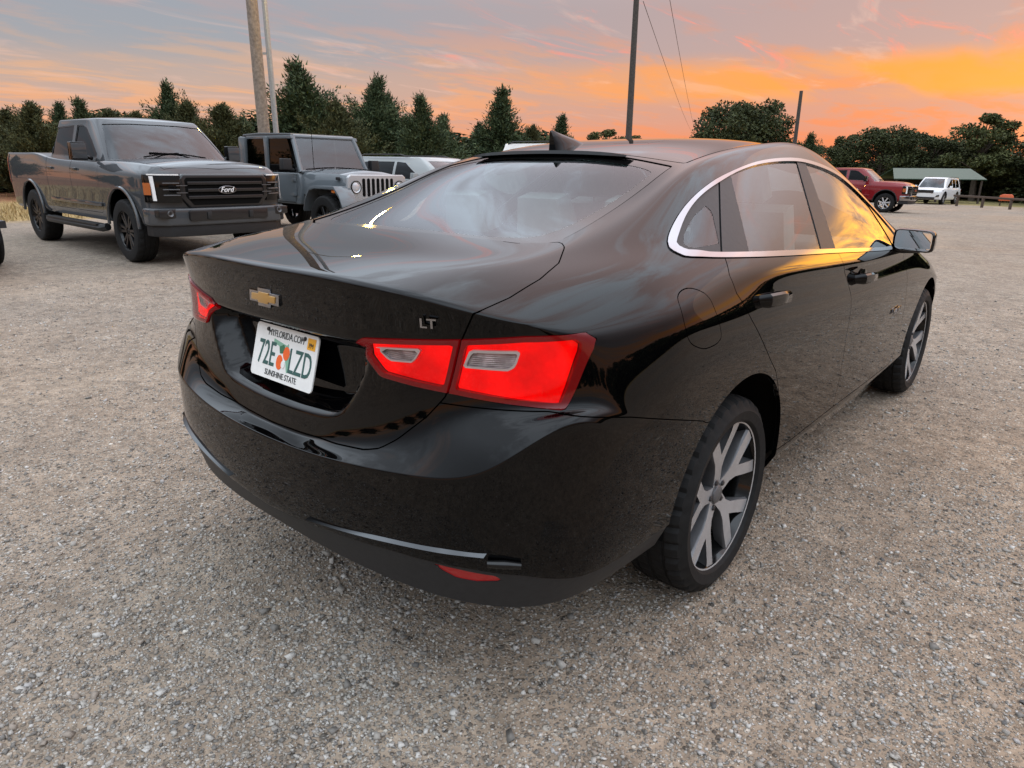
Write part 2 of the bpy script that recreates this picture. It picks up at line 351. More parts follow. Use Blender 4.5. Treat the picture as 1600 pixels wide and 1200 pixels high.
# ------------------------------------------------------------------ the yard: one ground sheet, gravel, dry verge
def gz(x, y):
    s = lambda t, k: k*np.log1p(np.exp(np.clip(t/k, -40, 40)))
    return -.0205*s(np.minimum(np.asarray(y, float), 75)-7, 2.)+.0085*s(np.minimum(-np.asarray(x, float), 60)-2.5, 1.)
def ray_px(px, py):
    d = _f+_r*(px-800)/FPX-_u*(py-600)/FPX; return d
def spot(px, py, dist):
    """the point seen at (px,py) of the photograph, at a horizontal distance from the camera"""
    d = ray_px(px, py); return CAM+d*(dist/math.hypot(d[0], d[1]))
def ground_material():
    t = NT('gravel_yard'); v = t.coord()
    big = t.noise(v, .35, 5, .6, .4); mid = t.noise(v, 2.2, 5, .6); fine = t.noise(v, 38, 3, .6)
    # dirt tone, then stones of three sizes bedded in it
    dirt = t.ramp(t.math('ADD', t.math('MULTIPLY', mid, .6), t.math('MULTIPLY', big, .4)), [(.30, (.22, .175, .14)), (.50, (.33, .27, .22)), (.70, (.42, .355, .295))])
    dirt = t.mix(t.mapr(fine, .35, .65, 0, .55), dirt, (.20, .165, .135))
    def stones(scale, lo, hi, pal):
        d = t.vor(v, scale); c = t.vor(v, scale, out='Color'); sp = t.node('ShaderNodeSeparateColor'); t.L.new(c, sp.inputs[0])
        col = t.ramp(sp.outputs[0], pal, 'CONSTANT'); m = t.mapr(d, hi, lo); return col, m, sp.outputs[1], d
    pal = [(0, (.15, .14, .13)), (.22, (.30, .285, .265)), (.40, (.43, .41, .385)), (.60, (.27, .23, .195)), (.76, (.58, .565, .54)), (.90, (.075, .072, .07))]
    c1, m1, r1, d1 = stones(62, .30, .46, pal); c2, m2, r2, d2 = stones(140, .30, .5, pal); c3, m3, r3, d3 = stones(26, .22, .34, pal)
    cover = t.mapr(t.math('ADD', t.math('MULTIPLY', mid, .55), t.math('MULTIPLY', big, .45)), .36, .62, .55, 1.0)
    k2 = t.math('MULTIPLY', m2, t.math('LESS_THAN', r2, .75)); k1 = t.math('MULTIPLY', m1, t.math('LESS_THAN', r1, cover)); k3 = t.math('MULTIPLY', m3, t.math('LESS_THAN', r3, .16))
    col = t.mix(t.math('MULTIPLY', k2, .8), dirt, c2); col = t.mix(t.math('MULTIPLY', k1, t.math('MULTIPLY', cover, .9)), col, c1); col = t.mix(k3, col, c3)
    patch = t.noise(v, .16, 3, .5, .6)
    mp = t.node('ShaderNodeMapping'); t.L.new(v, mp.inputs[0]); mp.inputs['Scale'].default_value = (.75, .07, 1); mp.inputs['Rotation'].default_value = (0, 0, .22)
    rut = t.noise(mp.outputs[0], 1., 4, .6, .6); col = t.mix(t.mapr(rut, .50, .64, 0, .55), col, t.mix(.5, dirt, (.42, .36, .30)))
    col = t.mix(1., col, t.ramp(patch, [(.33, (1.0, .89, .79)), (.52, (.90, .86, .82)), (.68, (.80, .79, .78))]), 'MULTIPLY')
    # dry grass and red soil outside the lot
    sep = t.node('ShaderNodeSeparateXYZ'); t.L.new(v, sep.inputs[0])
    edge = t.noise(v, .5, 4); left = t.math('SUBTRACT', t.math('MULTIPLY', sep.outputs[0], -1), t.math('ADD', 15.0, t.math('MULTIPLY', edge, 2.2)))
    far = t.math('SUBTRACT', sep.outputs[1], t.math('ADD', 55.5, t.math('MULTIPLY', edge, 2.)))
    right = t.math('SUBTRACT', sep.outputs[0], t.math('ADD', 36., t.math('MULTIPLY', edge, 2.2)))
    out = t.mapr(t.math('MAXIMUM', t.math('MAXIMUM', left, right), far), 0, .7)
    straw = t.ramp(t.noise(v, 5, 6, .65), [(.3, (.16, .115, .05)), (.5, (.34, .235, .10)), (.7, (.42, .31, .15))])
    soil = t.mapr(t.noise(v, .22, 3), .45, .55); soilx = t.mapr(left, 7.5, 9.)
    straw = t.mix(t.math('MULTIPLY', soilx, .85), straw, (.25, .10, .05)); gre = t.mapr(far, 0, 3.); straw = t.mix(t.math('MULTIPLY', gre, .6), straw, (.10, .115, .045))
    col = t.mix(out, col, straw)
    clump = t.noise(v, 11, 6, .72); col = t.mix(1., col, t.ramp(clump, [(.30, (.62, .615, .585)), (.5, (.99, .98, .93)), (.70, (1.32, 1.30, 1.23))]), 'MULTIPLY')
    t.set(Base_Color=col, Roughness=.92); t.b.inputs['Specular IOR Level'].default_value = .25
    h = t.math('ADD', t.math('MULTIPLY', k1, .7), t.math('ADD', t.math('MULTIPLY', k2, .35), t.math('MULTIPLY', k3, 1.2))); h = t.math('ADD', h, t.math('MULTIPLY', fine, .4)); h = t.math('ADD', h, t.math('MULTIPLY', mid, 1.2))
    t.bump(h, .75, .011)
    return t.mat
def build_ground():
    gx = np.concatenate([np.linspace(-900, -70, 12), np.linspace(-60, -20, 21), np.linspace(-19, 8, 109), np.linspace(9, 50, 22), np.linspace(60, 900, 12)])
    gy = np.concatenate([np.linspace(-900, -30, 10), np.linspace(-25, -6, 10), np.linspace(-5, 14, 77), np.linspace(15, 80, 66), np.linspace(90, 900, 12)])
    X, Y = np.meshgrid(gx, gy); Z = gz(X, Y)
    for j in range(len(gy)):
        for i in range(len(gx)):
            if -20 < X[j, i] < 10 and -6 < Y[j, i] < 16:
                k = min(1, max(0, (math.hypot(max(0, abs(X[j, i])-1.5), max(0, abs(Y[j, i]-1.2)-2.5)))/1.5))
                Z[j, i] += k*.018*noise.noise(Vector((X[j, i]*.9, Y[j, i]*.9, 0)))+k*.006*noise.noise(Vector((X[j, i]*3, Y[j, i]*3, 4)))
    n = len(gx); F = np.array([(j*n+i, j*n+i+1, (j+1)*n+i+1, (j+1)*n+i) for j in range(len(gy)-1) for i in range(n-1)])
    o = raw_mesh('ground', np.stack([X, Y, Z], -1).reshape(-1, 3), F, ground_material(), smooth=True); tag(o, kind='structure')
build_ground()
def build_stones(n=110000):
    t = NT('loose_stone'); g = t.node('ShaderNodeNewGeometry'); rnd = g.outputs['Random Per Island']; v = t.coord()
    col = t.ramp(rnd, [(0, (.17, .16, .145)), (.22, (.33, .305, .27)), (.45, (.42, .395, .355)), (.64, (.30, .25, .205)), (.80, (.54, .515, .475)), (.92, (.40, .385, .37)), (.965, (.10, .098, .096))], 'CONSTANT')
    t.set(Base_Color=t.mix(t.mapr(t.noise(v, 160, 3), .3, .7, 0, .35), col, (.22, .19, .16)), Roughness=.88); t.b.inputs['Specular IOR Level'].default_value = .3
    # template: chipped box
    base = np.array([(-1, -1, -1), (1, -1, -1), (1, 1, -1), (-1, 1, -1), (-1, -1, 1), (1, -1, 1), (1, 1, 1), (-1, 1, 1)], float)*np.array([.72, .72, .6])
    T = np.array([(0, 2, 1), (0, 3, 2), (4, 5, 6), (4, 6, 7), (0, 1, 5), (0, 5, 4), (1, 2, 6), (1, 6, 5), (2, 3, 7), (2, 7, 6), (3, 0, 4), (3, 4, 7)])
    d = .75*np.exp(rng.random(n*2)*math.log(9.5/.75)); az = YAW+rng.uniform(-.98, .98, n*2)
    x = CAM[0]-np.sin(az)*d; y = CAM[1]+np.cos(az)*d
    den = np.array([noise.noise(Vector((a*.55, b*.55, 2)))*.8+noise.noise(Vector((a*1.9, b*1.9, 7)))*.5 for a, b in zip(x, y)])
    keep = rng.random(n*2) < np.clip(.52+.9*den, .04, 1); x, y, d = x[keep][:n], y[keep][:n], d[keep][:n]; n = len(x)
    s = np.exp(rng.normal(math.log(.0026), .45, n)); s = np.clip(s, .002, .013)*(1+.06*d); big = rng.random(n) < .0025; s[big] *= 2.2
    z = gz(x, y)
    V = base[None]+rng.normal(0, .26, (n, 8, 3)); V *= np.stack([rng.uniform(.75, 1.35, n), rng.uniform(.75, 1.2, n), rng.uniform(.5, .9, n)], 1)[:, None]
    a = rng.uniform(0, 6.283, n); ca, sa = np.cos(a)[:, None], np.sin(a)[:, None]; b = rng.normal(0, .35, n); cb, sb = np.cos(b)[:, None], np.sin(b)[:, None]
    X = V[..., 0]*ca-V[..., 1]*sa; Y = V[..., 0]*sa+V[..., 1]*ca; Z = V[..., 2]; Y, Z = Y*cb-Z*sb, Y*sb+Z*cb
    zn = np.array([noise.noise(Vector((p*.9, q*.9, 0))) for p, q in zip(x, y)]); zn2 = np.array([noise.noise(Vector((p*3, q*3, 4))) for p, q in zip(x, y)])
    k = np.clip(np.hypot(np.maximum(0, np.abs(x)-1.5), np.maximum(0, np.abs(y-1.2)-2.5))/1.5, 0, 1)
    P = np.stack([x[:, None]+X*s[:, None], y[:, None]+Y*s[:, None], (z+k*(.018*zn+.006*zn2))[:, None]+(Z+.18)*s[:, None]], -1).reshape(-1, 3)
    F = (T[None]+8*np.arange(n)[:, None, None]).reshape(-1, 3)
    o = raw_mesh('loose_gravel', P, F, t.mat); tag(o, 'loose pale crushed stone scattered over the yard', 'gravel', kind='stuff')
build_stones()
def build_dry_grass(n=9000):
    t = NT('dry_blade'); g = t.node('ShaderNodeNewGeometry'); t.set(Base_Color=t.ramp(g.outputs['Random Per Island'], [(0, (.16, .11, .045)), (.5, (.36, .26, .11)), (1, (.45, .36, .18))]), Roughness=.8)
    x = -16.6-np.abs(rng.normal(0, 3.4, n)); y = rng.uniform(-4, 16, n); z = gz(x, y); h = rng.uniform(.06, .22, n); a = rng.uniform(0, 6.28, n); w = .012
    l = rng.normal(0, .06, (n, 2)); P = np.stack([np.stack([x-w*np.cos(a), y-w*np.sin(a), z], 1), np.stack([x+w*np.cos(a), y+w*np.sin(a), z], 1), np.stack([x+l[:, 0], y+l[:, 1], z+h], 1)], 1).reshape(-1, 3)
    o = raw_mesh('dry_grass', P, np.arange(3*n).reshape(-1, 3), t.mat); tag(o, 'dry straw-coloured grass on the verge behind the parked pickup', 'grass', kind='stuff')
build_dry_grass()

# ------------------------------------------------------------------ the black sedan: control cage of the body
PL=[(0,-1.13),(.28,-1.12),(.54,-1.08),(.72,-1.01),(.84,-.90),(.899,-.74),(.920,-.52),(.926,-.33),(.928,0),(.928,.33),(.925,.9),(.924,1.5),(.917,2.1),(.911,2.5),(.906,2.83),(.887,3.16),(.835,3.42),(.755,3.57),(.66,3.67),(.53,3.75),(.28,3.81),(0,3.83)]
def interp(keys,n=22):
    k=np.array(sorted(keys),float); y=np.array([keys[int(i)] for i in k]); h=np.diff(k); dl=np.diff(y)/h
    m=np.zeros(len(k)); m[0],m[-1]=dl[0],dl[-1]
    for i in range(1,len(k)-1):
        if dl[i-1]*dl[i]>0:
            w1=2*h[i]+h[i-1];w2=h[i]+2*h[i-1]; m[i]=(w1+w2)/(w1/dl[i-1]+w2/dl[i])
    x=np.arange(n); j=np.clip(np.searchsorted(k,x,side='right')-1,0,len(k)-2); t=(x-k[j])/h[j]
    return y[j]*(1+2*t)*(1-t)**2+h[j]*m[j]*t*(1-t)**2+y[j+1]*t*t*(3-2*t)+h[j]*m[j+1]*t*t*(t-1)
ROWS=[ # (z keys, inset keys)
 ({0:.365,5:.35,6:.35,9:.31,10:.29,12:.27,15:.27,17:.25,21:.22},{0:.045,4:.04,6:.05,9:.055,13:.055,16:.05,21:.05}),
 ({0:.445,2:.475,3:.475,4:.46,5:.43,6:.43,9:.37,12:.34,15:.34,21:.32},{0:.008,5:.008,6:.018,9:.023,13:.022,16:.01,21:.01}),
 ({0:.56,3:.57,4:.61,5:.60,6:.56,8:.50,10:.44,12:.43,15:.44,21:.42},{0:0,5:0,6:.008,9:.017,13:.016,16:0,21:0}),
 ({0:.665,1:.672,2:.690,3:.716,4:.815,5:.79,6:.70,8:.61,10:.55,12:.53,14:.53,16:.50,21:.50},{0:0,3:0,4:.008,6:.004,8:.008,10:.010,12:.010,15:.008,17:0,21:.01}),
 ({0:.680,1:.697,2:.762,3:.800,4:.842,5:.836,6:.77,8:.71,10:.66,12:.64,14:.63,16:.58,21:.57},{0:.05,1:.05,2:.045,3:.038,4:.030,5:.018,6:.002,9:.003,15:.002,17:.005,21:.02}),
 ({0:.80,2:.85,3:.87,4:.862,5:.875,6:.86,8:.82,10:.78,12:.76,14:.74,16:.65,21:.63},{0:.075,2:.069,3:.072,4:.058,5:.03,6:.008,8:.0,12:0,15:.01,18:.03,21:.04}),
 ({0:.977,1:.978,2:.992,3:1.005,4:1.012,5:.985,6:.95,8:.92,10:.88,12:.85,14:.78,16:.66,21:.64},{0:.076,2:.076,3:.076,4:.074,5:.056,6:.022,8:.006,10:.004,12:.006,14:.01,16:.02,18:.06,21:.08}),
 ({0:1.117,1:1.116,2:1.098,3:1.066,4:1.040,5:1.022,6:1.03,7:1.035,8:1.025,9:1.015,10:.99,12:.94,13:.90,14:.85,15:.80,16:.74,17:.73,21:.73},{0:.052,2:.056,3:.070,4:.084,5:.074,6:.048,7:.04,8:.03,10:.026,12:.03,14:.05,15:.07,16:.10,18:.14,21:.16}),
]
B={ # s: w0..w4
1:[(0,-.86,1.150),(.28,-.85,1.149),(.53,-.81,1.140),(.675,-.74,1.115),(.79,-.64,1.078)],
2:[(0,-.60,1.180),(.28,-.59,1.180),(.578,-.53,1.172),(.69,-.46,1.155),(.795,-.40,1.125)],
3:[(0,-.20,1.288),(.28,-.19,1.286),(.555,-.14,1.272),(.665,-.09,1.262),(.845,-.01,1.118)],
4:[(0,.225,1.434),(.28,.23,1.430),(.535,.26,1.394),(.625,.31,1.362),(.864,.33,1.105)],
5:[(0,.85,1.486),(.28,.85,1.482),(.515,.88,1.452),(.60,.90,1.418),(.872,.90,1.07)],
6:[(0,1.52,1.466),(.28,1.50,1.462),(.51,1.46,1.436),(.605,1.44,1.400),(.872,1.50,1.045)],
7:[(0,2.14,1.25),(.28,2.12,1.245),(.60,2.03,1.222),(.705,2.00,1.182),(.860,2.10,1.01)],
8:[(0,2.58,1.025),(.28,2.55,1.022),(.60,2.43,1.01),(.765,2.42,.985),(.835,2.50,.955)],
9:[(0,2.95,.955),(.28,2.93,.953),(.55,2.87,.937),(.70,2.85,.915),(.785,2.84,.888)],
10:[(0,3.33,.885),(.28,3.31,.882),(.50,3.24,.875),(.64,3.20,.863),(.73,3.18,.845)],
}
def cr2(P):
    Q=np.vstack([2*P[0]-P[1],P,2*P[-1]-P[-2]]); T=Q[2:]-Q[:-2]; T/=np.linalg.norm(T,axis=1)[:,None]
    return T
def sedan_cage():
    P=np.array(PL); T=cr2(P); T[0]=(1,0);T[-1]=(-1,0); Nn=np.stack([T[:,1],-T[:,0]],1)
    A=np.zeros((8,22,3))
    for r,(zk,dk) in enumerate(ROWS):
        d=interp(dk); A[r,:,:2]=P-Nn*d[:,None]; A[r,:,2]=interp(zk); A[r,0,0]=A[r,21,0]=0
    verts=[];idx={}
    def add(k,p): idx[k]=len(verts);verts.append(tuple(p))
    for r in range(8):
        for u in range(22): add((r,u),A[r,u])
    for s in range(1,11):
        for w in range(5): add(('b',s,w),B[s][w])
    def b(s,w):
        if s==0: return idx[(7,w)]
        if s==11: return idx[(7,21-w)]
        if w==5: return idx[(7,5+s)]
        return idx[('b',s,w)]
    faces=[]; cre={}
    for r in range(7):
        for u in range(21): faces.append((idx[(r,u)],idx[(r,u+1)],idx[(r+1,u+1)],idx[(r+1,u)]))
    for s in range(11):
        for w in range(5): faces.append((b(s,w),b(s,w+1),b(s+1,w+1),b(s+1,w)))
    def C(a,c,v): cre[(min(a,c),max(a,c))]=v
    for u in range(5):
        C(idx[(3,u)],idx[(3,u+1)],1.0 if u<4 else .7)
        C(idx[(4,u)],idx[(4,u+1)],.6 if u<1 else .0)
        C(idx[(6,u)],idx[(6,u+1)],.55 if u<4 else .3)
        C(idx[(7,u)],idx[(7,u+1)],.86 if u<4 else .35)
        C(idx[(1,u)],idx[(1,u+1)],.4)
    for s in range(0,4): C(b(s,2),b(s+1,2),.35)
    for s in range(4,8): C(b(s,2),b(s+1,2),.15)
    for u in range(6,16): C(idx[(6,u)],idx[(6,u+1)],.25); C(idx[(1,u)],idx[(1,u+1)],.5)
    V=np.array(verts); n=len(V); mir={}; MV=list(map(tuple,V))
    for i,p in enumerate(V):
        if abs(p[0])<1e-9: mir[i]=i
        else: mir[i]=len(MV);MV.append((-p[0],p[1],p[2]))
    F2=faces+[tuple(mir[i] for i in reversed(f)) for f in faces]
    for (a,c),v in list(cre.items()): C(mir[a],mir[c],v)
    return np.array(MV),F2,cre
def cc_fit(V,F,cre,levels=4,iters=3):
    me=bpy.data.meshes.new('cage'); me.from_pydata([tuple(v) for v in V],[],F); me.update()
    at=me.attributes.new('crease_edge','FLOAT','EDGE')
    for e in me.edges:
        k=(min(e.vertices),max(e.vertices))
        if k in cre: at.data[e.index].value=cre[k]
    ob=bpy.data.objects.new('cage',me); bpy.context.scene.collection.objects.link(ob)
    m=ob.modifiers.new('s','SUBSURF'); m.levels=1; m.render_levels=1; m.boundary_smooth='PRESERVE_CORNERS'
    def ev():
        dg=bpy.context.evaluated_depsgraph_get(); dg.update(); e=ob.evaluated_get(dg); mm=e.to_mesh()
        v=np.empty(len(mm.vertices)*3);mm.vertices.foreach_get('co',v); v=v.reshape(-1,3)
        f=np.empty(len(mm.loops),dtype=np.int64);mm.loops.foreach_get('vertex_index',f)
        nn=np.empty(len(mm.vertices)*3);mm.vertices.foreach_get('normal',nn)
        e.to_mesh_clear(); return v,f.reshape(-1,4),nn.reshape(-1,3)
    Cg=V.copy()
    for i in range(iters):
        L=ev()[0][:len(V)]; Cg+=(V-L)*.8
        me.vertices.foreach_set('co',Cg.ravel()); me.update()
    err=np.abs(ev()[0][:len(V)]-V).max()
    m.levels=levels; v,f,n=ev()
    bpy.data.objects.remove(ob); bpy.data.meshes.remove(me)
    return v,f,n,err
# ---- wheels
def tyre_profile(r, w, rim):
    h = w/2; sh = r-.012
    return [(-h*.80, rim), (-h*.96, rim+.012), (-h*1.02, (rim+r)/2), (-h*.97, r-.035), (-h*.86, sh), (-h*.74, r-.004), (-h*.52, r), (-h*.50, r-.008), (-h*.42, r-.008), (-h*.40, r), (-h*.09, r), (-h*.07, r-.008), (h*.07, r-.008), (h*.09, r),
            (h*.40, r), (h*.42, r-.008), (h*.50, r-.008), (h*.52, r), (h*.74, r-.004), (h*.86, sh), (h*.97, r-.035), (h*1.02, (rim+r)/2), (h*.96, rim+.012), (h*.88, rim+.004), (h*.80, rim)]
def make_tyre(r, w, rim, parent, n=144, depth=.008, name='tyre'):
    prof = tyre_profile(r, w, rim)
    def fn(i, k, a, q):
        if i in (4, 5, 6, 17, 18, 19) and (k+(1 if i > 12 else 0)) % 4 == 0: return q-depth*(1.3 if i in (4, 5, 18, 19) else .8)
        if i in (9, 10, 13, 14) and k % 3 == 0: return q-depth*.6
        return q
    b = MB().lathe(prof, n, 'x', fn=fn); o = b.build(name, 'rubber', parent, smooth=True); o.data.set_sharp_from_angle(angle=R(24)); return o
def beam(b, p0, p1, w0, w1, x0, x1, dep, mf=0, ms=1):
    """spoke piece in the wheel plane from p0 to p1 (y,z); front at x0->x1, chamfered"""
    p0 = np.array(p0, float); p1 = np.array(p1, float); t = (p1-p0)/np.linalg.norm(p1-p0); n = np.array([-t[1], t[0]])
    P = []
    for (p, w, x) in ((p0, w0, x0), (p1, w1, x1)):
        for s_, xx, ww in ((-1, x, .82), (1, x, .82), (1, x-.008, 1.0), (1, x-dep, .9), (-1, x-dep, .9), (-1, x-.008, 1.0)):
            q = p+n*s_*w*ww; P.append((xx, q[0], q[1]))
    F = [(0, 1, 7, 6)]; b.add(P, F, mf)
    b.add(P, [(1, 2, 8, 7), (2, 3, 9, 8), (3, 4, 10, 9), (4, 5, 11, 10), (5, 0, 6, 11), (0, 5, 4, 3, 2, 1), (6, 7, 8, 9, 10, 11)], ms)
def make_wheel(style, r, w, rimr, parent, face='satin_metal', side='dark_metal', n=144):
    """wheel with its outer face at local +x; axle along x"""
    root = empty('wheel', parent=parent)
    make_tyre(r, w, rimr-.012, root, n)
    h = w/2; f = h*.80; b = MB()
    b.lathe([(f+.004, rimr-.014), (f+.008, rimr-.004), (f, rimr), (f-.012, rimr+.002)], 72, mi=0)
    b.lathe([(f+.004, rimr-.014), (f-.02, rimr-.022), (f-.06, rimr-.034), (-h*.7, rimr-.03), (-h*.85, rimr)], 72, mi=2)
    if style == 'sedan':
        for k in range(5):
            a = math.pi/2+k*2*math.pi/5+.12
            pt = lambda rr, da: (rr*math.cos(a+da), rr*math.sin(a+da))
            half = [(.028, .028), (.026, .090), (.038, .125), (.076, .178), (.108, rimr-.034), (.064, rimr-.011), (.046, rimr-.040), (.022, .182)]
            poly = [(-l, q) for l, q in half]+[(0, .150)]+half[::-1]
            ro = lambda l, q: (l*math.sin(a)+q*math.cos(a), -l*math.cos(a)+q*math.sin(a))
            fx = lambda q: f-.024+.025*min(1, max(0, (q-.03)/.2))**1.4
            np_ = len(poly); P = [(fx(q), *ro(l*.93, q)) for l, q in poly]+[(fx(q)-.007, *ro(l*1.0, q)) for l, q in poly]+[(fx(q)-.045, *ro(l*.86, q)) for l, q in poly]
            b.add(P, [tuple(range(np_))], 0); b.add(P, [(i+o, i+np_+o, (i+1) % np_+np_+o, (i+1) % np_+o) for o in (0, np_) for i in range(np_)], 1)
            beam(b, pt(.15, 0), pt(rimr-.012, 0), .022, .05, f-.046, f-.036, .012, 2, 2)
    elif style == 'truck':
        for k in range(6):
            a = math.pi/2+k*math.pi/3
            for s_ in (-1, 1):
                pt = lambda rr, da: (rr*math.cos(a+da*s_), rr*math.sin(a+da*s_))
                beam(b, pt(.05, .25), pt(rimr-.012, .17), .018, .020, f-.012, f-.004, .05)
    elif style == 'multi':
        for k in range(7):
            a = math.pi/2+k*2*math.pi/7; pt = lambda rr, da: (rr*math.cos(a+da), rr*math.sin(a+da))
            beam(b, pt(.04, 0), pt(rimr-.012, 0), .028, .036, f-.012, f-.002, .04)
    b.build('rim', [M[face], M[side], M['gloss_black']], root, smooth=True)
    b = MB().lathe([(f-.045, 0), (f-.045, .045), (f-.03, .046), (f-.024, .040), (f-.022, .030)], 36); b.build('hub', side, root, smooth=True)
    b = MB().lathe([(f-.014, 0), (f-.014, .026), (f-.018, .031), (f-.026, .032)], 36); b.build('centre_cap', 'rim_grey' if style == 'sedan' else face, root, smooth=True)
    if style == 'sedan':
        for k in range(5):
            a = k*2*math.pi/5+.6; MB().lathe([(f-.045, .010), (f-.018, .010), (f-.016, .007), (f-.016, 0)], 6, c=(0, .047*math.cos(a), .047*math.sin(a))).build('lug_nut', 'dark_metal', root)
    b = MB().lathe([(f-.10, .05), (f-.10, .15), (f-.115, .152), (f-.115, .05)], 48); b.build('brake_disc', 'shadow_gap', root, smooth=True)
    return root

# ---- sedan
def build_sedan():
    car = empty('sedan', (0, 0, 0))
    tag(car, 'black four-door sedan with lit red tail lights nearest the camera', 'car')
    V, F, _, err = cc_fit(*sedan_cage())
    # licence plate recess pressed into the boot lid
    AX = np.abs(V[:, 0])
    rec = smooth_poly([(-.385, .965), (-.37, .886), (-.318, .80), (-.262, .757), (-.12, .742), (0, .740), (.12, .742), (.262, .757), (.318, .80), (.37, .886), (.385, .965)], 5, False)
    sd = sd_poly(V[:, [0, 2]], rec); on = (V[:, 1] < -.8)
    V = V.copy(); V[:, 1] += np.where(on, .068*sstep(.0, .040, sd), 0)
    N = vertex_normals(V, F)
    T = np.vstack([F[:, [0, 1, 2]], F[:, [0, 2, 3]]])
    m = TM(V, T, N)
    P = lambda a, b: (lambda v: np.stack([np.abs(v[:, 'xyz'.index(a)]) if a == 'x' else v[:, 'xyz'.index(a)], v[:, 'xyz'.index(b)]], 1))
    xz, yz, xy = P('x', 'z'), P('y', 'z'), P('x', 'y')
    # wheel arches
    def arch(cy, ry, top):
        a = np.linspace(0, 2*np.pi, 64, endpoint=False); return np.stack([cy+ry*np.cos(a), .37+(top-.37)*np.sin(a)], 1)
    fa = lambda pol: (lambda v: np.minimum(sd_poly(yz(v), pol), np.abs(v[:, 0])-.55))
    AR, AF = arch(-.035, .41, .768), arch(2.79, .42, .745)
    _, m = m.cutout(fa(AR)); _, m = m.cutout(fa(AF))
    # side window area
    dlo = smooth_poly([(-.285, 1.142), (-.288, 1.160), (-.225, 1.192), (-.059, 1.256), (.102, 1.305), (.288, 1.345), (.594, 1.388), (.91, 1.407), (1.177, 1.402), (1.486, 1.362), (1.70, 1.294), (1.87, 1.192), (1.97, 1.10), (2.03, 1.02), (2.03, .990), (1.90, .988)], 5, False)
    bot = smooth_poly([(1.715, 1.000), (1.516, 1.010), (.789, 1.060), (.296, 1.092), (-.083, 1.118), (-.20, 1.128), (-.262, 1.133)], 5, False)
    DLO = np.vstack([dlo, bot])
    d_in = smooth_poly([(-.232, 1.1485), (-.250, 1.162), (-.196, 1.1875), (-.064, 1.243), (.066, 1.286), (.220, 1.322), (.420, 1.358), (.650, 1.383), (.92, 1.394), (1.151, 1.388), (1.46, 1.347), (1.66, 1.284), (1.83, 1.185), (1.92, 1.10), (1.97, 1.03), (1.95, 1.012)], 5, False)
    b_in = smooth_poly([(1.715, 1.018), (1.531, 1.024), (.812, 1.074), (.407, 1.102), (-.092, 1.133), (-.18, 1.144)], 5, False)
    DIN = np.vstack([d_in, b_in])
    fs = lambda pol: (lambda v: np.minimum(sd_poly(yz(v), pol), np.abs(v[:, 0])-.5))
    win, m = m.cutout(fs(DLO), .0008)
    glassarea, chrome = win.cutout(fs(DIN))
    side = lambda s_: (lambda v: s_*v[:, 0])
    line = lambda a, b: (lambda v: ((v[:, 1]-a[0])*(b[1]-a[1])-(v[:, 2]-a[1])*(b[0]-a[0]))/math.hypot(b[0]-a[0], b[1]-a[1]))   # >0 on the forward side
    for s_ in (1, -1):
        chrome.clip(side(s_)(chrome.V)).build('window_trim', 'chrome', car, .004, .010)
        g = glassarea.clip(side(s_)(glassarea.V))
        g2, q = g.cutout(line((-.080, 1.134), (.228, 1.326)), .002); qp = [(-.200, 1.1535), (-.214, 1.164), (-.165, 1.190), (-.040, 1.236), (.045, 1.258), (.048, 1.240), (-.052, 1.156)]
        qi, qb = q.cutout(fs(qp)); qi.build('quarter_window', 'side_glass', car, -.004, .006); qb.build('window_border', 'dark_plastic', car, -.003, .006)
        g3, piece = g2.cutout(line((.068, 1.123), (.313, 1.328))); piece.build('door_pillar_trim', 'dark_plastic', car, -.001, .008)
        rest, rw = g3.cutout(line((.69, 1.083), (1.02, 1.386)), .002); rw.build('rear_door_window', 'side_glass', car, -.004, .006)
        fw, bp = rest.cutout(line((.862, 1.073), (1.128, 1.381)), .002); bp.build('door_pillar_trim', 'dark_plastic', car, -.001, .008)
        fw2, sail = fw.cutout(lambda v: v[:, 1]-1.78); sail.build('front_door_window', 'side_glass', car, -.004, .006); fw2.build('mirror_sail', 'gloss_black', car, -.001, .008)
    # rear screen
    gl = [(.0, -.615), (.3, -.603), (.47, -.583), (.548, -.530), (.552, -.50), (.541, -.27), (.532, -.03), (.518, .150), (.3, .150), (0, .148)]
    G = np.array(gl+[(-x, y) for x, y in gl[::-1]]); gi = [(0, -.578), (.27, -.578), (.42, -.545), (.485, -.47), (.500, -.26), (.496, .02), (.462, .085), (.3, .09), (0, .09)]
    GI = smooth_poly(np.array(gi+[(-x, y) for x, y in gi[::-1][:-1]][0:]), 3)
    ft = lambda pol: (lambda v: np.minimum(sd_poly(v[:, :2], pol), v[:, 2]-1.10))
    rg, m = m.cutout(ft(G), .003); inner, frit = rg.cutout(ft(GI)); inner.build('rear_window', 'glass', car, -.004, .004); frit.build('window_border', 'gloss_black', car, -.003, .008)
    ws = [(0, 1.60), (.42, 1.57), (.50, 1.60), (.575, 1.95), (.655, 2.36), (.4, 2.49), (0, 2.56)]
    Wp = np.array(ws+[(-x, y) for x, y in ws[::-1]]); fw_ = lambda v: np.minimum(sd_poly(v[:, :2], Wp), v[:, 2]-.95)
    wsh, m = m.cutout(fw_, .003); wsh.build('windscreen', 'glass', car, -.003, .008)
    # tail lamps
    rear = lambda pol: (lambda v: np.minimum(sd_poly(xz(v), pol), -.62-v[:, 1]))
    lo = [(.343, .962), (.372, .976), (.50, .990), (.634, 1.004), (.749, 1.016), (.822, 1.015), (.836, .998), (.838, .977), (.832, .90), (.826, .851), (.756, .861), (.625, .876), (.52, .882), (.425, .889)]
    LI = [(.366, .958), (.50, .975), (.615, .987), (.607, .906), (.52, .904), (.440, .909)]
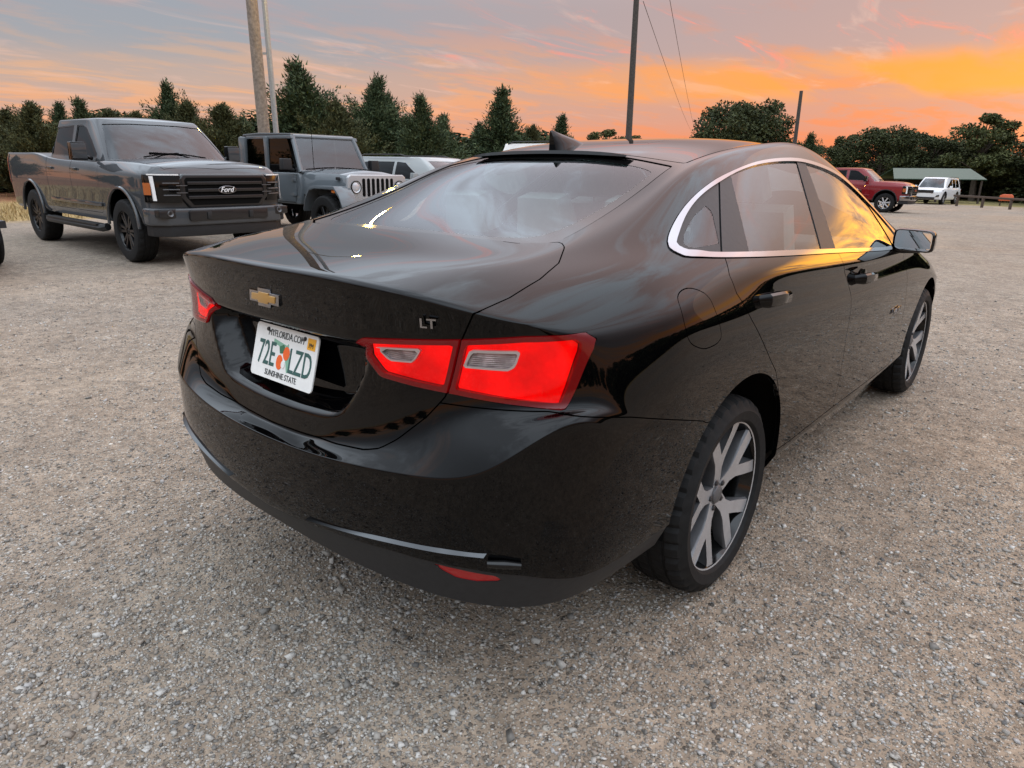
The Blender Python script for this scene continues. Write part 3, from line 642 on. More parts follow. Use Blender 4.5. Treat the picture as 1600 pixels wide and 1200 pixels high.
    LO = [(.655, .990), (.749, 1.000), (.806, 1.000), (.822, .985), (.808, .876), (.756, .881), (.640, .897)]
    RI = [(.403, .957), (.536, .970), (.514, .934), (.445, .929)]; RO = [(.650, .980), (.746, .982), (.738, .946), (.726, .936), (.634, .938)]
    lamp, m = m.cutout(rear(lo), .0008)
    seamx = lambda v: np.abs(v[:, 0])-(.606+(v[:, 2]-.878)*.22)          # the boot shut line crossing the lamp
    for s_ in (1, -1):
        l1 = lamp.clip(side(s_)(lamp.V)); out, inn = l1.cutout(seamx, .003)
        for nm, l2, pi, pr in (('inner_tail_light', inn, LI, RI), ('outer_tail_light', out, LO, RO)):
            lit, rimm = l2.cutout(lambda v: np.minimum(np.minimum(sd_poly(xz(v), lo)-.0125, np.abs(seamx(v))-.013), -.62-v[:, 1])); lo_ = rimm.build(nm, 'tail_rim', car, .004, .014)
            rv, red = lit.cutout(rear(pr)); red.build('lit_lens', 'tail_red', lo_, -.014, .004); l2.build('lens_cover', 'lens_cover', lo_, .0065, 0)
            c_ = np.array(pr).mean(0); pin = [tuple(c_+(np.array(p)-c_)*np.array((.90, .74))) for p in pr]
            lens, fr = rv.cutout(rear(pin)); fr.build('lens_frame', 'satin_metal', lo_, -.006, .008); lens.build('reverse_lens', 'clear_lens', lo_, -.013, .004)
    # boot lid
    tr = [(0, .679), (.14, .684), (.298, .696), (.40, .708), (.447, .722), (.492, .752), (.56, .816), (.60, .868), (.634, 1.0), (.668, 1.066), (.72, 1.085), (.72, 2), (0, 2)]
    td = [(0, -3), (.72, -3), (.72, -1.0), (.674, -.965), (.681, -.862), (.672, -.741), (.646, -.635), (.597, -.546), (.566, -.520), (.47, -.588), (.3, -.607), (0, -.619)]
    TRp = np.array(tr+[(-x, z) for x, z in tr[::-1]]); TDp = np.array(td+[(-x, z) for x, z in td[::-1]])
    ftr = lambda v: np.minimum(np.minimum(sd_poly(v[:, [0, 2]], TRp), sd_poly(v[:, :2], TDp)), -.40-v[:, 1])
    boot, m = m.cutout(ftr, .0017); bo = boot.build('boot_lid', 'black_paint', car)
    # rear bumper and valance
    def zs(y): return np.interp(y, [-2, -.869, -.676, -.45, -.321, -.30], [.875, .850, .807, .742, .703, .69])
    fb = lambda v: np.minimum(zs(v[:, 1])-v[:, 2], -.20-v[:, 1])
    bump, m = m.cutout(fb, .0015)
    fv = lambda v: v[:, 2]-np.interp(np.abs(v[:, 0]), [0, .28, .5, .7, .8, .87, .93], [.440, .456, .473, .474, .462, .432, .42])
    bu, val = bump.cutout(fv, .001); bu.build('rear_bumper', 'black_paint', car)
    RF = [(.605, .466), (.66, .464), (.745, .456), (.757, .440), (.70, .430), (.655, .432), (.625, .448)]
    rf, val = val.cutout(rear(RF)); val.build('bumper_valance', 'dark_plastic', car, -.004)
    for s_ in (1, -1): rf.clip(side(s_)(rf.V)).build('rear_reflector', 'reflector_red', car, -.007)
    # doors, filler flap, wings, bonnet, roof
    rd = [(-.083, 1.125), (-.124, 1.077), (-.123, 1.03), (-.044, .942), (.05, .855), (.121, .792), (.194, .734), (.259, .65), (.31, .55), (.335, .46), (.37, .392), (.5, .384), (1.052, .378), (1.048, .533), (1.003, .70), (1.004, .82), (.985, .889), (.93, .96), (.87, 1.01), (.855, 1.12)]
    fd = [(.855, 1.12), (.87, 1.01), (.93, .96), (.985, .889), (1.004, .82), (1.003, .70), (1.048, .533), (1.052, .378), (1.6, .365), (2.06, .352), (2.13, .40), (2.17, .49), (2.10, .69), (2.04, .84), (1.98, .95), (1.95, 1.05)]
    fl = smooth_poly([(-.424, 1.053), (-.382, 1.067), (-.334, 1.064), (-.286, 1.042), (-.269, 1.003), (-.251, .949), (-.253, .922), (-.290, .912), (-.354, .914), (-.418, .940), (-.436, .98), (-.436, 1.02)], 4)
    fside = lambda pol: (lambda v: np.minimum(sd_poly(yz(v), pol), np.abs(v[:, 0])-.7))
    a_, m = m.cutout(fside(rd), .0017); b_, m = m.cutout(fside(fd), .0017)
    for s_ in (1, -1):
        for nm, mm in (('rear_door', a_), ('front_door', b_)): mm.clip(side(s_)(mm.V)).build(nm, 'black_paint', car)
    ff = lambda v: np.minimum(sd_poly(v[:, 1:], fl), v[:, 0]-.7)
    fuel, m = m.cutout(ff, .0013); fuel.build('fuel_flap', 'black_paint', car)
    rp = [(0, .165), (.3, .168), (.541, .20), (.545, .30), (.535, .9), (.52, 1.3), (.505, 1.575), (.42, 1.552), (0, 1.585)]
    RP = np.array(rp+[(-x, y) for x, y in rp[::-1]]); fr_ = lambda v: np.minimum(sd_poly(v[:, :2], RP), v[:, 2]-1.30)
    roof, m = m.cutout(fr_, .003); roof.build('roof', 'black_paint', car)
    hp = [(0, 2.575), (.4, 2.505), (.66, 2.375), (.72, 2.42), (.70, 2.9), (.62, 3.35), (.45, 3.52), (0, 3.60)]
    HP = np.array(hp+[(-x, y) for x, y in hp[::-1]]); hood, m = m.cutout(lambda v: np.minimum(sd_poly(v[:, :2], HP), v[:, 2]-.70), .002); hood.build('bonnet', 'black_paint', car)
    front, m = m.cutout(lambda v: np.minimum(v[:, 1]-3.22, .70-v[:, 2]), .0015); front.build('front_bumper', 'black_paint', car)
    m.build('body', 'black_paint', car)
    # dark shell under the shut lines and the floor
    sv = V-N*.016; keep = TM(sv, T, N)
    for pol in (AR, AF): _, keep = keep.cutout(fa(pol))
    _, keep = keep.cutout(fs(DLO), .01); _, keep = keep.cutout(ft(G), .0); _, keep = keep.cutout(fw_, .01)
    keep.build('inner_shell', 'shadow_gap', car, 0, 0)
    b = MB(); b.box((0, 1.35, .31), (1.20, 4.3, .08)); b.box((0, 1.42, .285), (1.66, 1.9, .06))
    for y in (0, 2.83):
        for s_ in (-1, 1): b.add([(s_*.60, y+.44*math.cos(a), .36+.44*math.sin(a)) for a in np.linspace(0, math.pi, 13)]+[(s_*(.885 if y < 1 else .855), y+.43*math.cos(a), .36+.41*math.sin(a)) for a in np.linspace(0, math.pi, 13)], [(i, i+1, i+14, i+13) for i in range(12)])
        b.box((0, y, .52), (1.2, .86, .5))
    b.build('underbody', 'shadow_gap', car)
    # wheels
    w0 = make_wheel('sedan', .336, .222, .262, car, 'rim_face', 'rim_grey'); w0.location = (.785, 0, .336)
    for x, y, rz, sp in ((.785, 2.83, 0, .5), (-.785, 0, math.pi, .9), (-.785, 2.83, math.pi, .2)):
        w = copy_tree(w0, car); w.location = (x, y, .336); w.rotation_euler = (sp, 0, rz)
    # plate: sheet, lettering, sticker, artwork
    pl = empty('licence_plate', (0, -1.026, .861), parent=car); pl.rotation_euler = (-math.atan2(.022, .076), 0, 0)
    sh = [(sx*(.1525-.012*(1-math.cos(t)))*1., 0) for sx in (1,) for t in (0,)]
    cor = []
    for cx_, cz_, a0 in ((.1405, .064, 0), (-.1405, .064, 90), (-.1405, -.064, 180), (.1405, -.064, 270)):
        for t in range(0, 91, 18): cor.append((cx_+.012*math.cos(R(a0+t)), cz_+.012*math.sin(R(a0+t))))
    MB().prism(cor, -.002, .002).build('plate_sheet', 'plate_white', pl)
    ink = simple('plate_ink', (.03, .10, .09), .5); M['ink'] = ink; M['ink_black'] = simple('ink_black', (.03, .035, .035), .6)
    def put_text(nm, txt, size, xs, x, z, mat, y=-.0026, bold=0., parent=pl, ex=0.0006):
        Vt, Ft = text_mesh(txt, size, ex, xs, bold); raw_mesh(nm, np.stack([Vt[:, 0]+x, y-Vt[:, 2], Vt[:, 1]+z], 1), Ft, mat, parent)
    put_text('plate_number', '72E', .098, .60, -.083, -.008, 'ink', bold=.0006); put_text('plate_number', 'LZD', .098, .60, .083, -.012, 'ink', bold=.0006)
    put_text('plate_word', 'MYFLORIDA.COM', .027, .82, .0, .054, 'ink_black'); put_text('plate_word', 'SUNSHINE STATE', .0235, .86, .0, -.0585, 'ink_black')
    M['map_green'] = simple('map_green', (.22, .42, .30), .6); M['orange'] = simple('orange', (.85, .13, .02), .5); M['leaf_green'] = simple('leaf_green', (.04, .16, .08), .5); M['sticker'] = simple('sticker', (.85, .40, .02), .5)
    MB().prism([(-.055, .040), (.010, .030), (.018, .036), (.024, .010), (.034, -.015), (.034, -.040), (.026, -.045), (.016, -.02), (.006, 0), (-.01, .014), (-.03, .024), (-.055, .026)][::-1], -.0024, -.002).build('plate_map', 'map_green', pl)
    circ = lambda cx_, cz_, rx, rz, k=18: [(cx_+rx*math.cos(2*math.pi*i/k), cz_+rz*math.sin(2*math.pi*i/k)) for i in range(k)]
    MB().prism(circ(.014, .008, .015, .019), -.0034, -.002).build('plate_fruit', 'orange', pl); MB().prism(circ(-.014, -.021, .015, .021), -.0034, -.002).build('plate_fruit', 'orange', pl)
    MB().prism([(-.022, .022), (-.004, .030), (.004, .020), (-.004, .006), (-.016, .004)], -.0038, -.002).build('plate_leaf', 'leaf_green', pl)
    MB().prism(circ(.006, -.024, .009, .011, 10), -.0040, -.002).build('plate_blossom', 'plate_white', pl)
    MB().prism([(.104, .036), (.140, .036), (.140, .067), (.104, .067)], -.0030, -.002).build('plate_sticker', 'sticker', pl); put_text('sticker_letters', 'PM', .018, .9, .122, .047, 'ink_black', y=-.0034)
    for x in (-.09, .09): MB().lathe([(-.006, 0), (-.006, .005), (-.003, .006), (-.002, .006)], 12, axis='x').build('plate_screw', 'dark_metal', pl).matrix_local = Matrix.Translation((x, 0, .062)) @ Matrix.Rotation(R(90), 4, 'Z')
    # emblem
    em = [(-.072, -.016), (-.072, .016), (-.030, .016), (-.030, .026), (.030, .026), (.030, .016), (.072, .016), (.072, -.016), (.030, -.016), (.030, -.026), (-.030, -.026), (-.030, -.016)]
    em = [(x+z*.35, z) for x, z in em]
    e = MB().prism(em, -.004, .012).build('emblem', 'chrome', car, bevel=.002); e.location = (.002, -1.066, 1.030); e.rotation_euler = (.13, 0, 0)
    g = MB().prism([(x*.80, z*.60) for x, z in em], -.007, .004).build('emblem_infill', 'gold', e, bevel=.002)
    Vt, Ft = text_mesh('LT', .031, .003, 1.2, .0006); lt = raw_mesh('badge_letters', np.stack([Vt[:, 0], -Vt[:, 2], Vt[:, 1]], 1), Ft, 'chrome', car); lt.location = (.572, -1.0085, 1.036); lt.rotation_euler = (.12, 0, R(24))
    # dark metal strip added to stand for the sky reflection along the bumper ledge
    for s_ in (1, -1):
        pts = smooth_poly([(.20, -1.123, .4695), (.328, -1.112, .484), (.482, -1.093, .504), (.635, -1.053, .516), (.735, -1.003, .519)], 5, False)
        b = MB(); wd = [.0005+.0042*min(1, i/9) for i in range(len(pts))]
        Vv = []; Ff = []
        for (x, y, z), w_ in zip(pts, wd): Vv += [(s_*x, y+.004, z-w_), (s_*x, y-.006, z-w_*.6), (s_*x, y+.004+w_*.4, z+w_)]
        for i in range(len(pts)-1):
            o = i*3; Ff += [(o, o+1, o+4, o+3), (o+1, o+2, o+5, o+4)]
        b.add(Vv, Ff).build('ledge_reflection_strip', 'dark_chrome', car, smooth=True)
        b = MB(); q = [(.742, -1.001, .502), (.80, -.950, .497)]
        b.tube([(s_*q[0][0], q[0][1]-.003, q[0][2]), (s_*(.772), -.980, .501), (s_*q[1][0], q[1][1]-.003, q[1][2])], [.009, .011, .008], 10); b.build('bumper_end_trim', 'gloss_black', car, smooth=True)
    # high brake lamp under the roof edge
    b = MB(); sec = []
    for x in np.linspace(-.36, .36, 15):
        k = 1-(abs(x)/.36)**6*.8; y = .120; z = 1.416-.02*(x/.36)**2*.55
        sec.append([(x, y+.05, z+.006), (x, y-.012*k, z+.008*k), (x, y-.016*k, z-.004), (x, y+.01, z-.016*k)])
    b.add([p for s2 in sec for p in s2], [(i*4+j, i*4+j+1, i*4+j+5, i*4+j+4) for i in range(14) for j in range(3)]); b.build('high_brake_light', 'gloss_black', car, smooth=True)
    # roof aerial fin
    V2 = []; F2 = []; n_ = 9; prof = [(.172, .074, .014), (.185, .075, .020), (.215, .060, .024), (.26, .045, .024), (.31, .028, .021), (.355, .011, .014), (.385, .0, .004)]
    for (y, h_, w_) in prof:
        z0 = 1.424+(y-.17)*.16
        for i in range(n_):
            t = i/(n_-1)*2-1; V2.append((w_*(1-abs(1-abs(t))**1.5)*np.sign(t)*1.0 if abs(t) < 1 else w_*t*1.25, y-(.018*(1-abs(t)) if y < .19 else 0), z0+h_*(1-abs(t)**1.7)-.004))
    for i in range(len(prof)-1):
        for j in range(n_-1): F2.append((i*n_+j, i*n_+j+1, (i+1)*n_+j+1, (i+1)*n_+j))
    F2.append(tuple(range(n_-1, -1, -1))); MB().add(V2, F2).build('aerial_fin', 'black_paint', car, smooth=True)
    # door handles and mirrors
    for s_ in (1, -1):
        for y0, z0, x0 in ((.02, .980, .906), (1.06, .928, .913)):
            pts = [(x0-.01, y0, z0+.004), (x0+.028, y0+.03, z0+.006), (x0+.036, y0+.11, z0+.004), (x0+.032, y0+.19, z0-.002), (x0-.004, y0+.235, z0-.006)]
            V2 = []; F2 = []
            for i, (x, y, z) in enumerate(pts):
                hh = (.016, .022, .022, .020, .014)[i]
                for dx, dz in ((.006, 0), (.004, hh*.7), (-.004, hh), (-.012, hh*.5), (-.012, -hh*.5), (-.004, -hh), (.004, -hh*.7)): V2.append((s_*(x+dx), y, z+dz))
            for i in range(4):
                for j in range(7): F2.append((i*7+j, i*7+(j+1) % 7, (i+1)*7+(j+1) % 7, (i+1)*7+j))
            MB().add(V2, F2).build('door_handle', 'black_paint', car, smooth=True)
            cup = MB(); cup.lathe([(.0, 0), (.002, .03), (.006, .042), (.0065, .045)], 24, c=(0, 0, 0)); c_ = cup.build('handle_cup', 'gloss_black', car, smooth=True); c_.location = (s_*(x0+.003), y0+.11, z0-.005); c_.scale = (-s_, 1.6, .95)
        # mirror
        b = MB(); V2 = []; F2 = []
        rings = [(1.750, .93), (1.760, 1.0), (1.80, .99), (1.85, .86), (1.89, .58), (1.905, .25)]
        cx_, cz_, hw, hh = .965, 1.045, .090, .053
        for y, k in rings:
            for i in range(20):
                a = 2*math.pi*i/20; ca, sa = math.cos(a), math.sin(a); ex = .40
                V2.append((s_*(cx_+.06*(1-k)*-.5+hw*k*np.sign(ca)*abs(ca)**ex), y-(.03*ca if ca > 0 else .01*ca)*0, cz_+hh*k*np.sign(sa)*abs(sa)**ex-.006*ca*k))
        for i in range(len(rings)-1):
            for j in range(20): F2.append((i*20+j, i*20+(j+1) % 20, (i+1)*20+(j+1) % 20, (i+1)*20+j))
        F2.append(tuple(100+j for j in range(20)))
        mi = MB().add(V2, F2); mi.tube([(s_*.985, 1.83, 1.00), (s_*.92, 1.81, .995), (s_*.86, 1.80, 1.0)], [.020, .018, .022], 10)
        mo = mi.build('wing_mirror', 'gloss_black', car, smooth=True)
        V2 = [(s_*(cx_+hw*.87*np.sign(math.cos(a))*abs(math.cos(a))**.35), 1.7515+.09*(hh*.85*np.sign(math.sin(a))*abs(math.sin(a))**.35), cz_+hh*.85*np.sign(math.sin(a))*abs(math.sin(a))**.35-.006*math.cos(a)) for a in np.linspace(0, 2*math.pi, 24, endpoint=False)]
        mg = raw_mesh('mirror_glass', V2, [tuple(range(24))], 'mirror', mo)
    # badge on the front wing
    Vt, Ft = text_mesh('MALIBU', .036, .002, 1.3, .0005); bd = raw_mesh('badge_letters', np.stack([-Vt[:, 2]*-1, Vt[:, 0], Vt[:, 1]], 1), Ft, 'chrome', car); bd.location = (.9265, 1.88, .684); bd.rotation_euler = (0, 0, .012)
    # cabin
    cab = empty('cabin', parent=car)
    def seat(x, y, wd, back=.62, bench=False, tilt=.25):
        b = MB(); rot = Matrix.Rotation(-tilt, 3, 'X')
        b.box((x, y+.20, .50), (wd, .52, .18)); b.box((x, y-.08, .62+back*.45), (wd*.94, .14, back), rot=rot.inverted() if False else Matrix.Rotation(tilt, 3, 'X'), taper=.86)
        hs = [x] if not bench else [x-.40, x, x+.40]
        for hx in hs:
            b.box((hx, y-.19, .70+back*.98), (.24, .10, .15), rot=Matrix.Rotation(tilt, 3, 'X'), taper=.8)
            for q in (-.06, .06): b.tube([(hx+q, y-.17, .60+back*.9), (hx+q, y-.19, .70+back*.98)], .006, 6)
        b.build('seat', 'pale_fabric', cab, bevel=.045, seg=4)
    seat(0, .33, 1.30, .50, True); seat(.37, 1.28, .52); seat(-.37, 1.28, .52)
    b = MB().box((0, -.20, 1.03), (1.36, .62, .05)); b.build('parcel_shelf', 'pale_fabric', cab, bevel=.01)
    b = MB().box((0, 2.12, .88), (1.46, .55, .22)); b.build('dashboard', 'fabric', cab, bevel=.06, seg=3)
    pts = [(-.37+.185*math.cos(a), 1.78+.06*math.sin(a), .98+.175*math.sin(a)) for a in np.linspace(0, 2*math.pi, 33)]; b = MB().tube(pts, .014, 8, caps=False); b.box((-.37, 1.80, .975), (.30, .03, .07)); b.build('steering_wheel', 'fabric', cab, smooth=True)
    b = MB().box((0, 1.70, 1.335), (.24, .02, .065)); b.build('rear_view_mirror', 'gloss_black', cab, bevel=.008)
    b = MB().box((0, 1.25, .36), (1.5, 2.4, .06)); b.build('cabin_floor', 'pale_fabric', cab)
    return car
M['mirror'] = simple('mirror', (.80, .86, .86), .02, 1.)
sedan = build_sedan()
# ------------------------------------------------------------------ other vehicles: a plan outline, rows of (height, inset) and a crowned top
def shell_cage(PL_, rows, k, nf, crown, crease_rows=(), top_crease=.5, corner_crease=0., PT=None):
    """stations 0..k rear centre to rear corner, k..nf the side, nf..nf+k front corner to front centre; the top is spanned between"""
    n = len(PL_); P = np.array(PL_, float); T = cr2(P); T[0] = (1, 0); T[-1] = (-1, 0); Nn = np.stack([T[:, 1], -T[:, 0]], 1); nr = len(rows)
    A = np.zeros((nr, n, 3))
    for r, (zk, dk) in enumerate(rows):
        zk = zk if isinstance(zk, dict) else {0: zk, n-1: zk}; dk = dk if isinstance(dk, dict) else {0: dk, n-1: dk}
        q = interp(dk, n)[:, None]; A[r, :, :2] = P-Nn*q if PT is None else P*(1-q)+np.array(PT)*q; A[r, :, 2] = interp(zk, n); A[r, 0, 0] = A[r, -1, 0] = 0
    verts = []; idx = {}
    for r in range(nr):
        for u in range(n): idx[(r, u)] = len(verts); verts.append(tuple(A[r, u]))
    S = nf-k; top = A[-1]
    for s_ in range(1, S):
        e = top[k+s_]; t = s_/S
        for w in range(k):
            q = w/k; cr_ = np.interp(e[1], [c[0] for c in crown], [c[1] for c in crown])*(1-q*q)
            yc = e[1]; bow = (top[w][1]-top[k][1])*(1-t)**3+(top[n-1-w][1]-top[nf][1])*t**3
            idx[('b', s_, w)] = len(verts); verts.append((e[0]*q, yc+bow, e[2]+cr_))
    def b(s_, w):
        if s_ == 0: return idx[(nr-1, w)]
        if s_ == S: return idx[(nr-1, n-1-w)]
        if w == k: return idx[(nr-1, k+s_)]
        return idx[('b', s_, w)]
    faces = [(idx[(r, u)], idx[(r, u+1)], idx[(r+1, u+1)], idx[(r+1, u)]) for r in range(nr-1) for u in range(n-1)]
    faces += [(b(s_, w), b(s_, w+1), b(s_+1, w+1), b(s_+1, w)) for s_ in range(S) for w in range(k)]
    cre = {}
    def C(a, c, v): cre[(min(a, c), max(a, c))] = v
    for u in range(n-1):
        C(idx[(nr-1, u)], idx[(nr-1, u+1)], top_crease)
        for r, v in crease_rows: C(idx[(r, u)], idx[(r, u+1)], v)
    for u in (k, nf):
        for r in range(nr-1): C(idx[(r, u)], idx[(r+1, u)], corner_crease)
    V = np.array(verts); mir = {}; MV = list(map(tuple, V))
    for i, p in enumerate(V):
        if abs(p[0]) < 1e-9: mir[i] = i
        else: mir[i] = len(MV); MV.append((-p[0], p[1], p[2]))
    F2 = faces+[tuple(mir[i] for i in reversed(f)) for f in faces]
    for (a, c), v in list(cre.items()): C(mir[a], mir[c], v)
    return np.array(MV), F2, cre
def shell(*a, levels=3, **kw):
    V, F, N, e = cc_fit(*shell_cage(*a, **kw), levels=levels, iters=2)
    return TM(V, np.vstack([F[:, [0, 1, 2]], F[:, [0, 2, 3]]]), N)
yzf = lambda pol, xm=.5: (lambda v: np.minimum(sd_poly(v[:, 1:], pol), np.abs(v[:, 0])-xm))
def circ_poly(cy, cz, ry, rz, n=48, flat=None):
    a = np.linspace(0, 2*np.pi, n, endpoint=False); return np.stack([cy+ry*np.cos(a), cz+rz*np.sin(a)], 1)
def sides(m): return [m.clip(m.V[:, 0]), m.clip(-m.V[:, 0])]
def rpoly(x0, x1, z0, z1, r=.05, sk=0.):
    out = []
    for cx_, cz_, a0 in ((x1-r, z1-r, 0), (x0+r, z1-r, 90), (x0+r, z0+r, 180), (x1-r, z0+r, 270)):
        for t in range(0, 91, 30): out.append((cx_+r*math.cos(R(a0+t)), cz_+r*math.sin(R(a0+t))))
    return out
M['veh_glass'] = glass('veh_glass', (.22, .26, .255), 1.7)
M['tint_glass'] = glass('tint_glass', (.012, .015, .022), 1.24)
M['lamp_clear'] = simple('lamp_clear', (.55, .56, .58), .12, .2, coat=1.)
M['lamp_white'] = simple('lamp_white', (.85, .85, .84), .3, coat=.5)
M['amber_dim'] = simple('amber_dim', (.40, .10, .02), .3, coat=.5)
M['amber'] = simple('amber', (.75, .20, .03), .25, coat=.6)
M['dark_rim'] = simple('dark_rim', (.012, .012, .013), .35, .3)
M['grille_black'] = simple('grille_black', (.010, .010, .011), .28, coat=.3)
def oval(a, b, n=32): return [(a*math.cos(2*math.pi*i/n), b*math.sin(2*math.pi*i/n)) for i in range(n)]

def pickup(col, style='dark', grille='bars'):
    """full-size crew cab pickup; origin under the rear axle, nose towards +y"""
    t = empty('pickup_truck'); pm = paint('paint_pickup', col, rough=.5); WB = 3.69; r = .425
    PLt = [(0, -1.22), (.5, -1.22), (.86, -1.205), (.97, -1.13), (.995, -.9), (1.0, -.45), (1.0, 0), (1.0, .45), (1.0, .93), (1.0, 1.7), (1.0, 2.5), (1.0, 3.2), (.998, WB), (.985, 4.12), (.945, 4.36), (.84, 4.52), (.5, 4.61), (0, 4.63)]
    rows = [({0: .54, 3: .54, 4: .53, 17: .52}, {0: .05, 3: .05, 14: .05, 17: .06}), (.61, .02), (.78, .014), (.98, {0: .0, 17: .0}), ({0: 1.16, 8: 1.15, 12: 1.12, 17: 1.06}, {0: 0, 4: .0, 17: .01}),
            ({0: 1.32, 8: 1.28, 12: 1.22, 14: 1.20, 17: 1.16}, {0: .0, 3: .01, 8: .02, 12: .03, 14: .03, 17: .04}), ({0: 1.43, 7: 1.43, 8: 1.37, 9: 1.335, 10: 1.33, 11: 1.335, 12: 1.335, 13: 1.31, 14: 1.285, 17: 1.27}, {0: .02, 3: .04, 8: .05, 10: .07, 12: .12, 14: .13, 17: .13})]
    m = shell(PLt, rows, 3, 14, [(-1, 0.0), (2.6, .03), (3.2, .06), (4.4, .05)], top_crease=.55, crease_rows=[(3, .3)])
    for cy in (0, WB):
        _, m = m.cutout(yzf(circ_poly(cy, .50, .505, .50), .6))
    # panels: bed, doors, wings, bonnet
    bed, m = m.cutout(lambda v: .905-v[:, 1], .004); 
    tl, bed = bed.cutout(lambda v: np.minimum(np.minimum(-1.05-v[:, 1], sd_poly(v[:, 1:], [(-1.4, .92), (-.9, .92), (-1.0, 1.36), (-1.4, 1.36)])), np.abs(v[:, 0])-.82))
    for q in sides(tl): q.build('tail_light', 'tail_dim', t, .004)
    bed.build('cargo_bed', pm, t)
    rd = [(.92, 1.45), (.93, .95), (.98, .70), (1.06, .63), (1.93, .63), (1.95, 1.45)]; fd = [(1.96, 1.45), (1.94, .63), (2.98, .63), (3.02, .8), (2.98, 1.2), (2.95, 1.45)]
    for nm, pol in (('rear_door', rd), ('front_door', fd)):
        a, m = m.cutout(yzf(pol, .8), .003)
        for q in sides(a): q.build(nm, pm, t)
    hd, m = m.cutout(lambda v: np.minimum(sd_poly(v[:, :2], [(-.80, 3.12), (.80, 3.12), (.80, 4.2), (.72, 4.47), (0, 4.52), (-.72, 4.47), (-.80, 4.2)]), v[:, 2]-1.22), .003); hd.build('bonnet', pm, t)
    m.build('body', pm, t)
    # cab
    PC = [(0, .93), (.45, .93), (.82, .94), (.93, .99), (.938, 1.4), (.94, 1.9), (.94, 2.4), (.935, 2.85), (.905, 3.10), (.80, 3.20), (.45, 3.29), (0, 3.32)]
    PT = [(0, 1.10), (.40, 1.10), (.68, 1.11), (.76, 1.16), (.768, 1.45), (.77, 1.8), (.765, 2.1), (.755, 2.36), (.725, 2.50), (.64, 2.56), (.36, 2.60), (0, 2.62)]
    rowc = [({0: 1.33, 11: 1.33}, 0.), (1.62, .47), (1.855, .90), (1.915, 1.06)]
    c = shell(PC, rowc, 3, 8, [(.9, .02), (2, .045), (3, .03)], top_crease=.2, corner_crease=.45, levels=4, PT=PT)
    yz_ = lambda pol, xm=.45: yzf(pol, xm)
    def shave(poly): return smooth_poly(poly, 4)
    sw = [[(1.03, 1.41), (1.02, 1.60), (1.06, 1.79), (1.16, 1.815), (1.86, 1.83), (1.875, 1.39)], [(1.97, 1.39), (1.97, 1.83), (2.18, 1.83), (2.34, 1.79), (2.60, 1.62), (2.86, 1.42), (2.86, 1.375)]]
    for pol in sw:
        for fld in (yz_(pol, .62),):
            a, c = c.cutout(fld)
            for q in sides(a):
                inner, edge = q.cutout(yz_([tuple(np.array(pol).mean(0)+(np.array(p)-np.array(pol).mean(0))*.93) for p in pol], .6)); e = inner.build('side_window', 'tint_glass', t, -.012, .004); edge.build('window_frame', 'gloss_black', t, -.006, .012)
    ws = lambda v: np.minimum(sd_poly(np.stack([v[:, 0], v[:, 2]], 1), [(-.865, 1.36), (.865, 1.36), (.70, 1.835), (.35, 1.855), (-.35, 1.855), (-.70, 1.835)]), v[:, 1]-2.35)
    w, c = c.cutout(ws); w.build('windscreen', 'veh_glass', t, -.008, .01)
    rwf = lambda v: np.minimum(sd_poly(np.stack([v[:, 0], v[:, 2]], 1), rpoly(-.62, .62, 1.44, 1.80, .08)), 1.2-v[:, 1]); w, c = c.cutout(rwf); w.build('rear_window', 'tint_glass', t, -.008, .01)
    c.build('cab', pm, t)
    b = MB(); b.box((0, 1.9, 1.30), (1.7, 1.9, .05)); b.box((0, 2.75, 1.33), (1.6, .4, .16))
    for x in (-.42, .42): b.box((x, 2.05, 1.40), (.5, .16, .5)); b.box((x, 2.05, 1.70), (.26, .12, .16)); b.box((x, 1.2, 1.38), (.5, .16, .45))
    b.build('cabin', 'fabric', t, bevel=.03)
    b = MB(); b.box((0, 1.7, .62), (1.5, 5.2, .26)); b.box((0, -.2, 1.36), (1.84, 2.0, .04)); 
    for cy in (0, WB): b.box((0, cy, .80), (1.40, 1.0, .5))
    b.build('chassis', 'shadow_gap', t)
    # arch lips
    for cy in (0, WB):
        for s_ in (-1, 1):
            pts = [(s_*1.003, cy+.505*math.cos(a), .50+.50*math.sin(a)) for a in np.linspace(-.02, math.pi+.02, 25)]; MB().tube(pts, .022, 6).build('arch_trim', pm if style == 'dark' else 'dark_plastic', t, smooth=True)
    # bumper, grille, lamps
    F0 = 4.63
    bp = [(-.98, 4.28), (-.97, 4.46), (-.80, 4.64), (-.4, 4.71), (.4, 4.71), (.80, 4.64), (.97, 4.46), (.98, 4.28), (.80, 4.28), (-.80, 4.28)]
    MB().prism(bp, .54, .765, 'z').build('front_bumper', pm if style == 'dark' else 'chrome', t, bevel=.03, seg=3)
    MB().prism([(x*.96, y-.03) for x, y in bp], .40, .56, 'z').build('air_dam', 'dark_plastic', t, bevel=.02)
    MB().prism(rpoly(-.56, .56, .60, .74, .03), 4.60, 4.722).build('bumper_intake', 'grille_black', t, bevel=.01)
    for x in (-.30, .30): MB().box((x, 4.725, .665), (.06, .03, .10)).build('tow_hook_cover', 'dark_plastic', t, bevel=.008)
    for s_ in (-1, 1):
        f = MB().prism([(s_*.66, .63), (s_*.92, .65), (s_*.92, .75), (s_*.66, .76)], 4.40, 4.655).build('fog_lamp_bezel', 'grille_black', t, bevel=.015)
        MB().lathe([(-.02, 0), (.01, .035), (0, .04), (-.03, .04)], 20).build('fog_lamp', 'rim_grey', f).matrix_local = Matrix.Translation((s_*.78, 4.66, .70)) @ Matrix.Rotation(R(90), 4, 'Z') 
